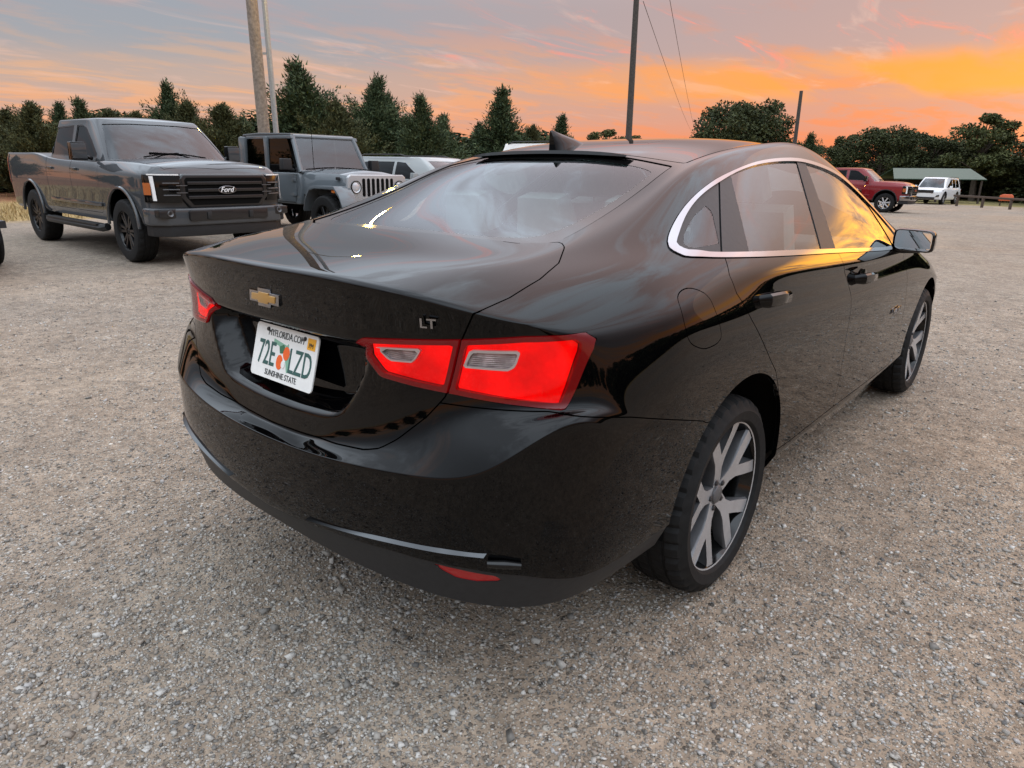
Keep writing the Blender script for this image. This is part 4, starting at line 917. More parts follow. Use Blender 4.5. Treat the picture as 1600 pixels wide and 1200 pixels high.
    # upper fascia with grille
    gp = [(-.50, .76), (.50, .76), (.615, .90), (.615, 1.14), (.57, 1.195), (-.57, 1.195), (-.615, 1.14), (-.615, .90)]; MB().prism(gp, 4.50, 4.665).build('grille_frame', 'grille_black' if grille == 'bars' else 'chrome', t, bevel=.025, seg=3)
    MB().prism([(-.46, .80), (.46, .80), (.555, .915), (.555, 1.12), (.53, 1.15), (-.53, 1.15), (-.555, 1.12), (-.555, .915)], 4.655, 4.668).build('grille_back', 'shadow_gap', t)
    for i in range(3):
        z = .90+i*.09; MB().box((0, 4.676, z), (1.06, .03, .040 if grille == 'bars' else .034)).build('grille_bar', 'grille_black' if grille == 'bars' else 'chrome', t, bevel=.007)
    if grille == 'bars':
        e = MB().prism(oval(.128, .052), 4.675, 4.702).build('emblem', 'chrome', t, bevel=.006)
        MB().prism(oval(.118, .044), 4.70, 4.705).build('emblem_field', 'gloss_black', e)
        Vt, Ft = text_mesh('Ford', .095, .002, 1.0, .001); Vt[:, 0] += Vt[:, 1]*.35; raw_mesh('emblem_letters', np.stack([-Vt[:, 0], 4.7065+Vt[:, 2], Vt[:, 1]+.0], 1), Ft, 'lamp_white', e); e.location = (0, 0, .992)
    else:
        Vt, Ft = text_mesh('GMC', .12, .01, 1.3, .004); raw_mesh('emblem_letters', np.stack([-Vt[:, 0], 4.695+Vt[:, 2], Vt[:, 1]+.99], 1), Ft, 'reflector_red', t)
    for s_ in (-1, 1):
        # headlamp block wraps the corner
        hv = [(.60, 4.655), (.72, 4.635), (.84, 4.575), (.925, 4.46), (.955, 4.34), (.88, 4.32), (.70, 4.50), (.60, 4.54)]
        h = MB().prism([(s_*x, y) for x, y in hv], .835, 1.185, 'z').build('headlight', 'gloss_black', t, bevel=.012)
        st = [(.62, 4.663), (.72, 4.645), (.84, 4.587), (.93, 4.468)]
        MB().prism([(s_*x, y) for x, y in st]+[(s_*x, y-.03) for x, y in st[::-1]], 1.176, 1.192, 'z').build('running_light', 'lamp_white', h)
        q = MB(); q.add([(s_*x, y, z) for x, y, z in ((.890, 4.531, 1.165), (.918, 4.496, 1.165), (.905, 4.514, .86), (.880, 4.545, .86))]+[(s_*x, y-.03, z) for x, y, z in ((.890, 4.531, 1.165), (.918, 4.496, 1.165), (.905, 4.514, .86), (.880, 4.545, .86))], [(0, 1, 2, 3), (0, 4, 5, 1), (1, 5, 6, 2), (2, 6, 7, 3), (3, 7, 4, 0)]); q.build('running_light', 'lamp_white', h)
        MB().prism([(s_*.92, 4.49), (s_*.952, 4.41), (s_*.958, 4.36), (s_*.925, 4.38)], .93, 1.08, 'z').build('side_marker', 'amber_dim', h)
        for z in (1.08, 1.00, .93): MB().box((s_*.72, 4.637, z), (.20, .03, .014), rot=Matrix.Rotation(-s_*.30, 3, 'Z')).build('lamp_lens', 'rim_grey', h, bevel=.006)
        for z in (1.05, .96): MB().box((s_*.60, 4.668, z), (.14, .02, .010)).build('grille_bar', 'rim_grey', t)
        # mirror, handles, step
        b = MB(); b.box((s_*1.13, 2.80, 1.46), (.20, .14, .24), taper=.9); b.tube([(s_*.95, 2.80, 1.36), (s_*1.06, 2.80, 1.40)], .03, 8); b.build('wing_mirror', 'gloss_black', t, bevel=.03, seg=3)
        MB().box((s_*1.13, 2.875, 1.46), (.185, .02, .20)).build('mirror_cap', 'chrome' if style != 'dark' else pm, t, bevel=.008)
        for y in (1.10, 2.12): MB().box((s_*1.005, y, 1.215), (.03, .22, .035)).build('door_handle', pm, t, bevel=.01)
        b = MB(); b.tube([(s_*.98, .62, .42), (s_*1.02, .75, .42), (s_*1.02, 2.95, .42), (s_*.98, 3.05, .44)], .055, 8); b.box((s_*1.02, 1.85, .465), (.13, 2.1, .02)); b.build('running_board', 'dark_plastic', t, smooth=True)
        MB().tube([(s_*.45, 3.28, 1.395), (s_*.15, 3.20, 1.44), (-s_*.10 if s_ > 0 else -.32*s_, 3.17, 1.455)], .010, 5).build('wiper', 'shadow_gap', t)
        MB().box((s_*1.004, 2.0, .745), (.02, 2.05, .05)).build('door_strip', pm, t, bevel=.006)
    w0 = make_wheel('truck' if style == 'dark' else 'multi', r, .285, .268, t, 'dark_rim' if style == 'dark' else 'satin_metal', 'dark_rim' if style == 'dark' else 'dark_metal', n=96)
    w0.location = (.86, 0, r)
    for x, y, rz, sp in ((.86, WB, 0, .4), (-.86, 0, math.pi, .7), (-.86, WB, math.pi, .1)):
        w = copy_tree(w0, t); w.location = (x, y, r); w.rotation_euler = (sp, 0, rz)
    return t
M['tail_dim'] = simple('tail_dim', (.25, .012, .012), .2, coat=1.)

def suv(col, L=4.9, W=1.9, H=1.75, WB=2.85, belt=1.08, nose=1.02, grille='mesh', r=.36, name='parked_suv', dark=False, rails=True):
    """five-door sport utility; origin under the rear axle, nose towards +y"""
    t = empty(name); pm = paint('paint_suv', col, rough=.5); h = W/2; ro = L-WB-.93; yr = -ro; yf = WB+.93
    PLs = [(0, yr), (h*.5, yr+.01), (h*.84, yr+.05), (h*.96, yr+.18), (h*.99, -.45), (h, 0), (h, .5), (h, 1.1), (h, 1.8), (h, WB-.5), (h*.995, WB), (h*.97, WB+.42), (h*.90, yf-.25), (h*.78, yf-.12), (h*.45, yf-.02), (0, yf)]
    rows = [(.34, .05), (.45, .015), (.62, .004), (.80, 0.), ({0: .95, 8: .93, 15: .82}, {0: 0, 15: .02}), ({0: belt, 9: belt-.02, 10: nose-.03, 12: nose-.13, 15: nose-.13}, {0: .02, 3: .03, 9: .05, 12: .09, 15: .12})]
    m = shell(PLs, rows, 3, 12, [(yr, 0), (WB-.6, .04), (WB, .06), (yf, .05)], top_crease=.4)
    for cy in (0, WB): _, m = m.cutout(yzf(circ_poly(cy, r+.03, r+.085, r+.07), .5))
    for nm, pol in (('rear_door', [(.30, belt+.05), (.36, .85), (.50, .50), (.62, .45), (1.12, .44), (1.14, belt+.05)]), ('front_door', [(1.15, belt+.05), (1.13, .44), (WB-.62, .42), (WB-.50, .6), (WB-.56, belt+.05)])):
        a, m = m.cutout(yzf(pol, .6), .003)
        for q in sides(a): q.build(nm, pm, t)
    hl, m = m.cutout(lambda v: np.minimum(sd_poly(np.stack([np.abs(v[:, 0]), v[:, 2]], 1), [(h*.50, nose-.30), (h*.95, nose-.24), (h*.98, nose-.13), (h*.55, nose-.17)]), v[:, 1]-(WB+.3)))
    for q in sides(hl): q.build('headlight', 'lamp_clear', t, .004)
    tl, m = m.cutout(lambda v: np.minimum(sd_poly(np.stack([np.abs(v[:, 0]), v[:, 2]], 1), [(h*.62, belt-.28), (h*1.0, belt-.24), (h*1.0, belt-.05), (h*.62, belt-.12)]), yr+.35-v[:, 1]))
    for q in sides(tl): q.build('tail_light', 'tail_dim', t, .004)
    m.build('body', pm, t)
    g = h*.93
    PC = [(0, yr+.10), (g*.5, yr+.11), (g*.86, yr+.15), (g*.97, yr+.28), (g*.99, .0), (g, .6), (g, 1.2), (g, 1.7), (g*.985, WB-.85), (g*.95, WB-.42), (g*.86, WB-.22), (g*.45, WB-.06), (0, WB-.02)]
    dz = H-belt
    PT = [(0, yr+.42), (g*.42, yr+.425), (g*.70, yr+.46), (g*.77, yr+.56), (g*.785, .2), (g*.79, .7), (g*.79, 1.1), (g*.785, 1.45), (g*.765, WB-1.22), (g*.745, WB-1.08), (g*.68, WB-.99), (g*.36, WB-.93), (0, WB-.91)]
    rowc = [(belt-.02, 0.), (belt+dz*.5, .44), (H-.075, .90), (H-.02, 1.06)]
    c = shell(PC, rowc, 3, 9, [(0, .02), (2, .02)], top_crease=.15, corner_crease=.3, levels=4, PT=PT)
    z1 = H-.12; zb = belt+.035
    pols = [[(-.70, zb+.06), (-.55, z1-.05), (.22, z1), (.24, zb)], [(.32, zb), (.30, z1), (1.08, z1), (1.10, zb)], [(1.18, zb), (1.16, z1), (1.45, z1-.02), (1.85, z1-.24), (WB-.62, zb+.02), (WB-.62, zb)]]
    for pol in pols:
        a, c = c.cutout(yzf(pol, .45))
        for q in sides(a): q.build('side_window', 'tint_glass', t, -.008, .01)
    w, c = c.cutout(lambda v: np.minimum(sd_poly(np.stack([np.abs(v[:, 0]), v[:, 2]], 1), [(-1, zb-.01), (g*.84, zb-.01), (g*.66, H-.10), (-1, H-.085)]), v[:, 1]-(WB-1.10-(v[:, 2]-belt)*.9))); w.build('windscreen', 'veh_glass', t, -.006, .01)
    w, c = c.cutout(lambda v: np.minimum(sd_poly(np.stack([np.abs(v[:, 0]), v[:, 2]], 1), [(-1, zb+.03), (g*.76, zb+.03), (g*.64, H-.16), (-1, H-.14)]), yr+.6-v[:, 1])); w.build('rear_window', 'tint_glass', t, -.006, .01)
    c.build('cab', pm, t)
    b = MB(); b.box((0, WB*.45, .40), (W*.74, L*.86, .2)); b.box((0, WB*.4, belt-.05), (W*.8, WB*.8, .05)); 
    for x in (-.4, .4): b.box((x, WB*.5, belt+.1), (.5, .15, .5)); b.box((x, WB*.5, belt+.42), (.25, .1, .15))
    for cy in (0, WB): b.box((0, cy, .62), (W*.70, .8, .5))
    b.build('chassis', 'shadow_gap', t)
    gm = 'grille_black' if grille == 'mesh' else 'chrome'
    MB().prism(rpoly(-h*.50, h*.50, nose-.36, nose-.15, .05), yf-.14, yf+.012).build('grille', 'grille_black', t, bevel=.015)
    for i in range(3): MB().box((0, yf+.016, nose-.31+i*.055), (h*.92, .02, .018)).build('grille_bar', gm, t, bevel=.005)
    MB().prism(rpoly(-h*.62, h*.62, .36, .50, .04), yf-.12, yf+.02).build('bumper_intake', 'grille_black', t, bevel=.02)
    for s_ in (-1, 1):
        MB().prism([(s_*h*.62, .50), (s_*h*.86, .56), (s_*h*.84, .66), (s_*h*.70, .62)], yf-.3, yf-.055).build('fog_lamp_bezel', 'grille_black', t, bevel=.01)
        b = MB(); b.box((s_*(h+.10), WB-.78, belt+.10), (.18, .11, .14), taper=.85); b.tube([(s_*(h-.08), WB-.76, belt+.02), (s_*(h+.06), WB-.77, belt+.06)], .02, 6); b.build('wing_mirror', pm, t, bevel=.025, seg=3)
        for y in (.55, 1.35): MB().box((s_*(h-.005), y, belt-.13), (.03, .20, .03)).build('door_handle', pm, t, bevel=.008)
        for cy in (0, WB):
            pts = [(s_*(h-.005), cy+(r+.085)*math.cos(a), r+.03+(r+.07)*math.sin(a)) for a in np.linspace(.0, math.pi, 21)]; MB().tube(pts, .018, 6).build('arch_trim', 'dark_plastic' if dark else pm, t, smooth=True)
        if rails: MB().tube([(s_*(h*.72), yr+.55, H-.03), (s_*(h*.74), yr+.75, H+.03), (s_*(h*.74), 1.2, H+.035), (s_*(h*.70), 1.5, H-.02)], .016, 6).build('roof_rail', 'dark_plastic', t, smooth=True)
    w0 = make_wheel('multi', r, .24, r*.66, t, 'satin_metal', 'dark_metal', n=72); x = h-.13; w0.location = (x, 0, r)
    for xx, y, rz, sp in ((x, WB, 0, .4), (-x, 0, math.pi, .7), (-x, WB, math.pi, .1)):
        w = copy_tree(w0, t); w.location = (xx, y, r); w.rotation_euler = (sp, 0, rz)
    return t

def jeep(col):
    """boxy off-road pickup with slotted grille; origin under the rear axle, nose towards +y"""
    t = empty('offroad_pickup'); pm = paint('paint_offroad', col, rough=.5); WB = 3.49; r = .41
    b = MB(); b.prism([(-.8, .62), (-.8, 1.22), (.55, 1.22), (.55, 1.17), (2.62, 1.17), (2.68, .95), (2.62, .62), (.6, .62), (.52, .75), (.42, .92), (.2, 1.0), (-.2, 1.0), (-.42, .92), (-.52, .75), (-.6, .62)], -.80, .80, 'x'); b.build('body', pm, t, bevel=.025, seg=3)
    for s_ in (-1, 1):
        for y0, y1, nm in ((.78, 1.52, 'rear_door'), (1.56, 2.55, 'front_door')):
            MB().prism([(y0, .66), (y0, 1.16), (y1, 1.16), (y1, .90), (y1-.06, .66)], s_*.80, s_*.818, 'x').build(nm, pm, t, bevel=.012)
            MB().box((s_*.83, y0+.14, 1.08), (.03, .16, .035)).build('door_handle', 'dark_plastic', t, bevel=.008)
        for z in (.80, 1.05): MB().box((s_*.826, 2.50, z), (.025, .10, .06)).build('door_hinge', pm, t, bevel=.006)
    # bonnet, tapering, and grille
    V2 = []; sec = [(2.62, .74, 1.20, .05), (3.1, .70, 1.20, .055), (3.55, .64, 1.185, .05), (3.74, .61, 1.165, .04), (3.80, .60, 1.12, .03)]
    for y, w_, z, cr_ in sec:
        for x, zz in ((-w_, .80), (-w_, z-.07), (-w_*.94, z-.015), (-w_*.5, z+cr_*.7), (0, z+cr_), (w_*.5, z+cr_*.7), (w_*.94, z-.015), (w_, z-.07), (w_, .80)): V2.append((x, y, zz))
    F2 = [(i*9+j, i*9+j+1, (i+1)*9+j+1, (i+1)*9+j) for i in range(4) for j in range(8)]+[tuple(range(9)), tuple(range(44, 35, -1))]
    MB().add(V2, F2).build('bonnet', pm, t, smooth=True)
    gy = 3.80; gr = MB().prism([(-.62, .70), (-.66, .95), (-.64, 1.13), (-.58, 1.17), (.58, 1.17), (.64, 1.13), (.66, .95), (.62, .70)], gy, gy+.06).build('grille', simple('grille_silver', (.42, .43, .44), .35, .35), t, bevel=.02, seg=3)
    for i in range(7):
        x = (i-3)*.104; MB().prism(rpoly(x-.034, x+.034, .80, 1.11, .028), gy+.03, gy+.064).build('grille_slot', 'shadow_gap', gr, bevel=.006)
    for s_ in (-1, 1):
        h_ = MB().lathe([(-.02, .0), (.03, .0), (.026, .05), (.012, .078), (.016, .088), (.024, .096), (-.02, .10)], 32).build('headlight', 'lamp_clear', t, smooth=True); h_.location = (s_*.485, gy+.052, .965); h_.rotation_euler = (0, 0, R(90))
        ring = MB().lathe([(.0, .092), (.03, .094), (.03, .106), (.0, .108)], 32).build('lamp_ring', 'gloss_black', h_, smooth=True)
        # flared wings
        for cy, x1 in ((WB, .93), (0, .93)):
            a = np.linspace(R(168), R(18), 9) if cy else np.linspace(R(172), R(8), 9)
            prof = [(cy+.60*math.cos(q), .44+.56*min(math.sin(q)*1.18, .96)) for q in a]; pr2 = [(y, z-.055) for y, z in prof[::-1]]
            MB().prism(prof+pr2, s_*.60, s_*x1, 'x').build('wing_flare', pm if cy == WB else 'dark_plastic', t, bevel=.02)
        MB().box((s_*.80, gy-.03, .90), (.20, .10, .07)).build('turn_signal', 'amber', t, bevel=.02)
        MB().box((s_*.77, gy+.005, .93), (.22, .04, .045)).build('running_light', 'lamp_clear', t, bevel=.012)
        b = MB(); b.box((s_*.98, 2.52, 1.32), (.19, .13, .19), taper=.9); b.tube([(s_*.80, 2.50, 1.22), (s_*.95, 2.51, 1.25)], .025, 6); b.build('wing_mirror', 'dark_plastic', t, bevel=.03, seg=3)
        MB().box((s_*.66, 3.60, 1.10), (.03, .10, .05)).build('bonnet_latch', 'dark_plastic', t, bevel=.008)
    b = MB(); b.prism([(-.80, 3.98), (.80, 3.98), (.86, 3.90), (.80, 3.82), (-.80, 3.82), (-.86, 3.90)], .52, .70, 'z'); b.build('front_bumper', 'dark_plastic', t, bevel=.03)
    # windscreen frame, hard top, pillars
    fr = [(2.60, 1.18), (2.30, 1.82)]
    b = MB()
    for s_ in (-1, 1): b.tube([(s_*.74, 2.62, 1.18), (s_*.66, 2.30, 1.80)], .045, 8)
    b.tube([(-.66, 2.30, 1.80), (.66, 2.30, 1.80)], .04, 8); b.tube([(-.74, 2.63, 1.19), (.74, 2.63, 1.19)], .035, 8); b.build('windscreen_frame', pm, t, smooth=True)
    raw_mesh('windscreen', [(-.72, 2.62, 1.20), (.72, 2.62, 1.20), (.64, 2.315, 1.79), (-.64, 2.315, 1.79)], [(3, 2, 1, 0)], 'veh_glass', t)
    MB().prism([(.60, 1.80), (.62, 1.855), (1.2, 1.875), (2.26, 1.855), (2.34, 1.81)], -.70, .70, 'x').build('hard_top', 'dark_plastic' if False else simple('top_grey', (.035, .037, .04), .55), t, bevel=.03, seg=3)
    b = MB()
    for s_ in (-1, 1):
        b.prism([(.56, 1.17), (.60, 1.80), (.82, 1.80), (.80, 1.17)], s_*.72, s_*.79, 'x'); 
    b.box((0, .59, 1.5), (1.5, .06, .62)); b.build('rear_pillars', pm, t, bevel=.02)
    for s_ in (-1, 1):
        MB().prism([(1.50, 1.17), (1.50, 1.80), (1.60, 1.80), (1.62, 1.17)], s_*.715, s_*.785, 'x').build('centre_pillar', pm, t, bevel=.015)
        MB().prism([(.80, 1.76), (.80, 1.82), (2.34, 1.82), (2.36, 1.76)], s_*.665, s_*.735, 'x').build('roof_edge', pm, t, bevel=.012)
        for q in ([(.84, 1.19), (.86, 1.765), (1.49, 1.765), (1.49, 1.19)], [(1.63, 1.19), (1.62, 1.765), (2.24, 1.765), (2.50, 1.19)]):
            raw_mesh('side_window', [(s_*(.765-(z-1.19)*.04), y, z) for y, z in q], [(0, 1, 2, 3) if s_ < 0 else (3, 2, 1, 0)], 'tint_glass', t)
        MB().tube([(s_*.70, 2.72, 1.235), (s_*.3, 2.63, 1.26), (s_*.02, 2.62, 1.27)], .011, 5).build('wiper', 'shadow_gap', t)
    b = MB(); b.box((0, 1.5, 1.14), (1.5, 2.0, .05)); b.box((0, 2.3, 1.18), (1.4, .3, .16))
    for x in (-.36, .36): b.box((x, 1.7, 1.3), (.45, .15, .55)); b.box((x, 1.7, 1.62), (.25, .1, .15))
    b.build('cabin', 'fabric', t, bevel=.03)
    b = MB(); b.box((0, 1.5, .60), (1.0, 4.6, .22)); b.box((0, WB-.1, .8), (1.1, .6, .4)); b.build('chassis', 'shadow_gap', t)
    MB().prism([(-1.35, .70), (-1.35, 1.22), (.5, 1.22), (.5, .9), (.45, .95), (-.45, .95), (-.6, .70)], -.80, .80, 'x').build('cargo_bed', pm, t, bevel=.02)
    MB().tube([(.62, 2.85, 1.22), (.60, 2.80, 1.95)], .005, 5).build('aerial', 'shadow_gap', t)
    w0 = make_wheel('multi', r, .255, .245, t, 'dark_rim', 'dark_rim', n=96); w0.location = (.80, 0, r)
    for x, y, rz, sp in ((.80, WB, 0, .4), (-.80, 0, math.pi, .7), (-.80, WB, math.pi, .1)):
        w = copy_tree(w0, t); w.location = (x, y, r); w.rotation_euler = (sp, 0, rz)
    return t

def park(o, x, y, rz, label, cat, group=None):
    """x, y: where the middle of the front axle line stands is up to the caller; sits on the slope of the yard"""
    o.location = (x, y, float(gz(x, y))); e = .5
    fx, fy = -math.sin(rz), math.cos(rz); sl = (float(gz(x+fx*3.5, y+fy*3.5))-float(gz(x, y)))/3.5; rl = (float(gz(x+fy*.8, y-fx*.8))-float(gz(x-fy*.8, y+fx*.8)))/1.6
    o.rotation_euler = (math.atan(sl), -math.atan(rl), rz); tag(o, label, cat, group); return o
GRP = 'vehicles parked in the gravel yard'
EAST = -math.pi/2
park(pickup((.056, .060, .064)), -12.25, 2.80, EAST, 'dark grey crew cab pickup with black grille and oval badge', 'pickup', GRP)
park(jeep((.115, .13, .14)), -12.25, 6.05, EAST, 'grey boxy off-road pickup with slotted grille and round headlights', 'pickup', GRP)
park(suv((.28, .30, .30), L=4.6, W=1.85, H=1.54, belt=1.02, nose=1.0), -12.0, 9.3, EAST, 'light silver crossover whose roof shows past the off-road pickup', 'car', GRP)
park(suv((.75, .75, .74), L=5.2, W=2.0, H=2.02, WB=3.1, belt=1.2, nose=1.2, r=.40), -10.75, 13.7, EAST, 'white tall vehicle whose roof peeks over the sedan left of the aerial', 'car', GRP)
park(suv((.55, .55, .54), L=5.0, W=1.98, H=1.80, WB=2.95, belt=1.12, nose=1.14, grille='chrome', r=.38), -10.7, 30.6, EAST, 'silver vehicle nose showing between the sedan and the red pickup', 'car', GRP)
park(pickup((.20, .012, .016), 'chrome', 'chrome'), -10.1, 34.5, EAST, 'dark red pickup with chrome grille and silver wheels', 'pickup', GRP)
park(suv((.70, .70, .70), L=5.3, W=2.05, H=1.84, WB=3.11, belt=1.10, nose=1.12, r=.40, dark=True), -8.3, 58.2, R(175.5), 'white sport utility facing the camera in front of the green shed', 'car', GRP)
park(suv((.42, .36, .17), L=4.5, W=1.82, H=1.62, WB=2.7, belt=1.0, nose=.98), 1.0, 54.6, R(90), 'tan car cut off by the right edge of the picture', 'car', GRP)
# small trailer, only its tyre reaches into the picture
tr = empty('utility_trailer'); tag(tr, 'utility trailer at the left edge, only its dark tyre in view', 'trailer', GRP)
b = MB(); b.box((-.2, 0, .62), (3.4, 1.5, .08)); [b.box((-.2+q, s_*.74, .80), (.05, .03, .30)) for q in (-1.6, -.8, 0., .2) for s_ in (-1, 1)]; b.build('bed', 'dark_metal', tr)
b = MB(); b.tube([(-1.9, .4, .55), (-3.0, 0, .5)], .04, 6); b.tube([(-1.9, -.4, .55), (-3.0, 0, .5)], .04, 6); b.build('drawbar', 'dark_metal', tr)
w0 = make_wheel('multi', .36, .22, .20, tr, 'dark_rim', 'dark_rim', n=72); w0.location = (.0, .86, .36); w0.rotation_euler = (0, 0, R(90)); w1 = copy_tree(w0, tr); w1.location = (.0, -.86, .36); w1.rotation_euler = (0, 0, R(-90))
tr.location = (-9.48, -.43, float(gz(-9.48, -.43)))
# ------------------------------------------------------------------ trees
def foliage(name, dark, light):
    t = NT(name); g = t.node('ShaderNodeNewGeometry'); v = t.coord(); n = t.noise(v, 1.3, 3)
    t.set(Base_Color=t.mix(t.mapr(t.math('ADD', t.math('MULTIPLY', g.outputs['Random Per Island'], .5), t.math('MULTIPLY', n, .5)), .3, .7), dark, light), Roughness=.75); t.b.inputs['Specular IOR Level'].default_value = .2
    return t.mat
M['cedar'] = foliage('cedar', (.024, .042, .020), (.080, .105, .046)); M['cedar_olive'] = foliage('cedar_olive', (.034, .042, .019), (.105, .108, .045))
M['broadleaf'] = foliage('broadleaf', (.022, .031, .013), (.070, .080, .030)); M['broadleaf_light'] = foliage('broadleaf_light', (.040, .050, .018), (.11, .12, .045))
M['bark'] = simple('bark', (.085, .065, .05), .9, var=.35, scale=9, bump=.4)
def tri_cloud(C, D, L, W, r):
    """one slim triangle at each C along direction D"""
    n = len(C); D = D/np.linalg.norm(D, axis=1)[:, None]; q = np.cross(D, r.normal(0, 1, (n, 3))); q /= np.maximum(np.linalg.norm(q, axis=1), 1e-6)[:, None]
    P = np.stack([C-q*W[:, None], C+q*W[:, None], C+D*L[:, None]], 1).reshape(-1, 3); return P, np.arange(3*n).reshape(-1, 3)
def cedar_mesh(seed, H=6., Rm=2.25, nb=430, olive=False, lean=0.):
    r = np.random.default_rng(seed); C = []; D = []; L = []; W = []; limbs = MB()
    trunk = [(.10*math.sin(z*1.3+seed), .08*math.cos(z*.9+seed), z) for z in np.linspace(0, H*.93, 9)]; limbs.tube(trunk, [.16*(1-i/9.5)+.012 for i in range(9)], 8)
    for i in range(nb):
        u = r.random()**.85; zb = H*(.04+.90*u); prof = (1-u)**.85*(1+.22*math.sin(u*13+seed)+.14*math.sin(u*31+2*seed)+.14*r.normal())*min(1, .55+u*3); ln = max(.25, Rm*prof)*r.uniform(.55, 1.12)*(1.28 if r.random() < .12 else 1)
        a = r.uniform(0, 6.283); up = math.radians(r.uniform(12, 38)+22*u); d = np.array([math.cos(a)*math.cos(up), math.sin(a)*math.cos(up), math.sin(up)])
        p0 = np.array([.10*math.sin(zb*1.3+seed), .08*math.cos(zb*.9+seed), zb])
        if i % 5 == 0: limbs.tube([tuple(p0), tuple(p0+d*ln*.8)], [.03*(1-u)+.008, .006], 4, caps=False)
        k = max(5, int(ln*15)); s = r.uniform(.18, 1., k); bend = np.stack([np.zeros(k), np.zeros(k), .25*ln*s**2], 1)
        for rep in range(5):
            C.append(p0+d*(s*ln)[:, None]+bend+r.normal(0, .10+.05*(1-u), (k, 3))); D.append(d+np.array([0, 0, .35])+r.normal(0, .55, (k, 3))); L.append(r.uniform(.09, .24, k)); W.append(r.uniform(.018, .042, k))
    z = np.linspace(H*.88, H*1.0, 26); C.append(np.stack([r.normal(0, .05, 26), r.normal(0, .05, 26), z], 1)); D.append(np.array([0, 0, 1.])+r.normal(0, .35, (26, 3))); L.append(r.uniform(.15, .3, 26)); W.append(r.uniform(.03, .05, 26))
    P, F = tri_cloud(np.vstack(C), np.vstack(D), np.concatenate(L), np.concatenate(W), r)
    return P, F, limbs
def broad_mesh(seed, H=7., Rm=3.2, base=.18, clusters=46, per=330, leaf=.16):
    r = np.random.default_rng(seed); limbs = MB(); limbs.tube([(0, 0, 0), (.1, .05, H*.25), (.05, -.1, H*.5), (0, 0, H*.8)], [.24, .19, .12, .03], 8)
    C = []; D = []
    for i in range(clusters):
        u = r.random(); zc = H*(base+(1-base)*(.12+.76*u)); rad = Rm*math.sqrt(max(.05, 1-((u-.40)/.66)**2))*r.uniform(.45, .92); a = r.uniform(0, 6.283); c = np.array([rad*math.cos(a), rad*math.sin(a), zc])
        limbs.tube([(0, 0, zc*.7), tuple(c*[.6, .6, .93]), tuple(c)], [.07, .04, .012], 4, caps=False)
        sz = Rm*r.uniform(.20, .36); q = r.normal(0, 1, (per, 3)); q /= np.linalg.norm(q, axis=1)[:, None]; q *= (r.random((per, 1))**.45)*sz*np.array([1, 1, .72]); C.append(c+q); D.append(q+r.normal(0, .3, (per, 3)))
    C = np.vstack(C); D = np.vstack(D); n = len(C)
    return (*tri_cloud(C, D+r.normal(0, .5, (n, 3)), r.uniform(.7, 1.5, n)*leaf, r.uniform(.35, .7, n)*leaf, r), limbs)
TREES = {}
def tree_proto(kind, data, mat):
    P, F, limbs = data; root = empty('tree_template'); c = raw_mesh('crown', P, F, mat, root); tr = limbs.build('trunk', 'bark', root); TREES[kind] = root
    return root
tree_proto('cedar_a', cedar_mesh(1), 'cedar'); tree_proto('cedar_b', cedar_mesh(2, 6., 1.8, 330), 'cedar'); tree_proto('cedar_c', cedar_mesh(3, 6., 2.7, 460), 'cedar_olive')
tree_proto('oak_a', broad_mesh(4), 'broadleaf'); tree_proto('oak_b', broad_mesh(5, 7., 3.6, .10), 'broadleaf'); tree_proto('oak_c', broad_mesh(6, 7., 2.4, .2, 30), 'broadleaf_light'); tree_proto('scrub', broad_mesh(8, 3.5, 2.6, .0, 40, 260), 'broadleaf')
HB = {'cedar_a': 6.2, 'cedar_b': 6.2, 'cedar_c': 6.2, 'oak_a': 7.2, 'oak_b': 7.2, 'oak_c': 7.2, 'scrub': 3.5}
def plant(name, kind, x, y, ztop, wide, label, group, cat='tree'):
    z0 = float(gz(x, y)); s = max(.4, (ztop-z0)/HB[kind]); o = copy_tree(TREES[kind]); o.name = name; o.location = (x, y, z0-.03); q = random.uniform(.92, 1.22); o.scale = (s*wide*1.2*q, s*wide*1.2/q*1.05, s); o.rotation_euler = (random.gauss(0, .03), random.gauss(0, .03), random.uniform(0, 6.28)); tag(o, label, cat, group); return o
CED = 'cedar trees behind the parked vehicles'
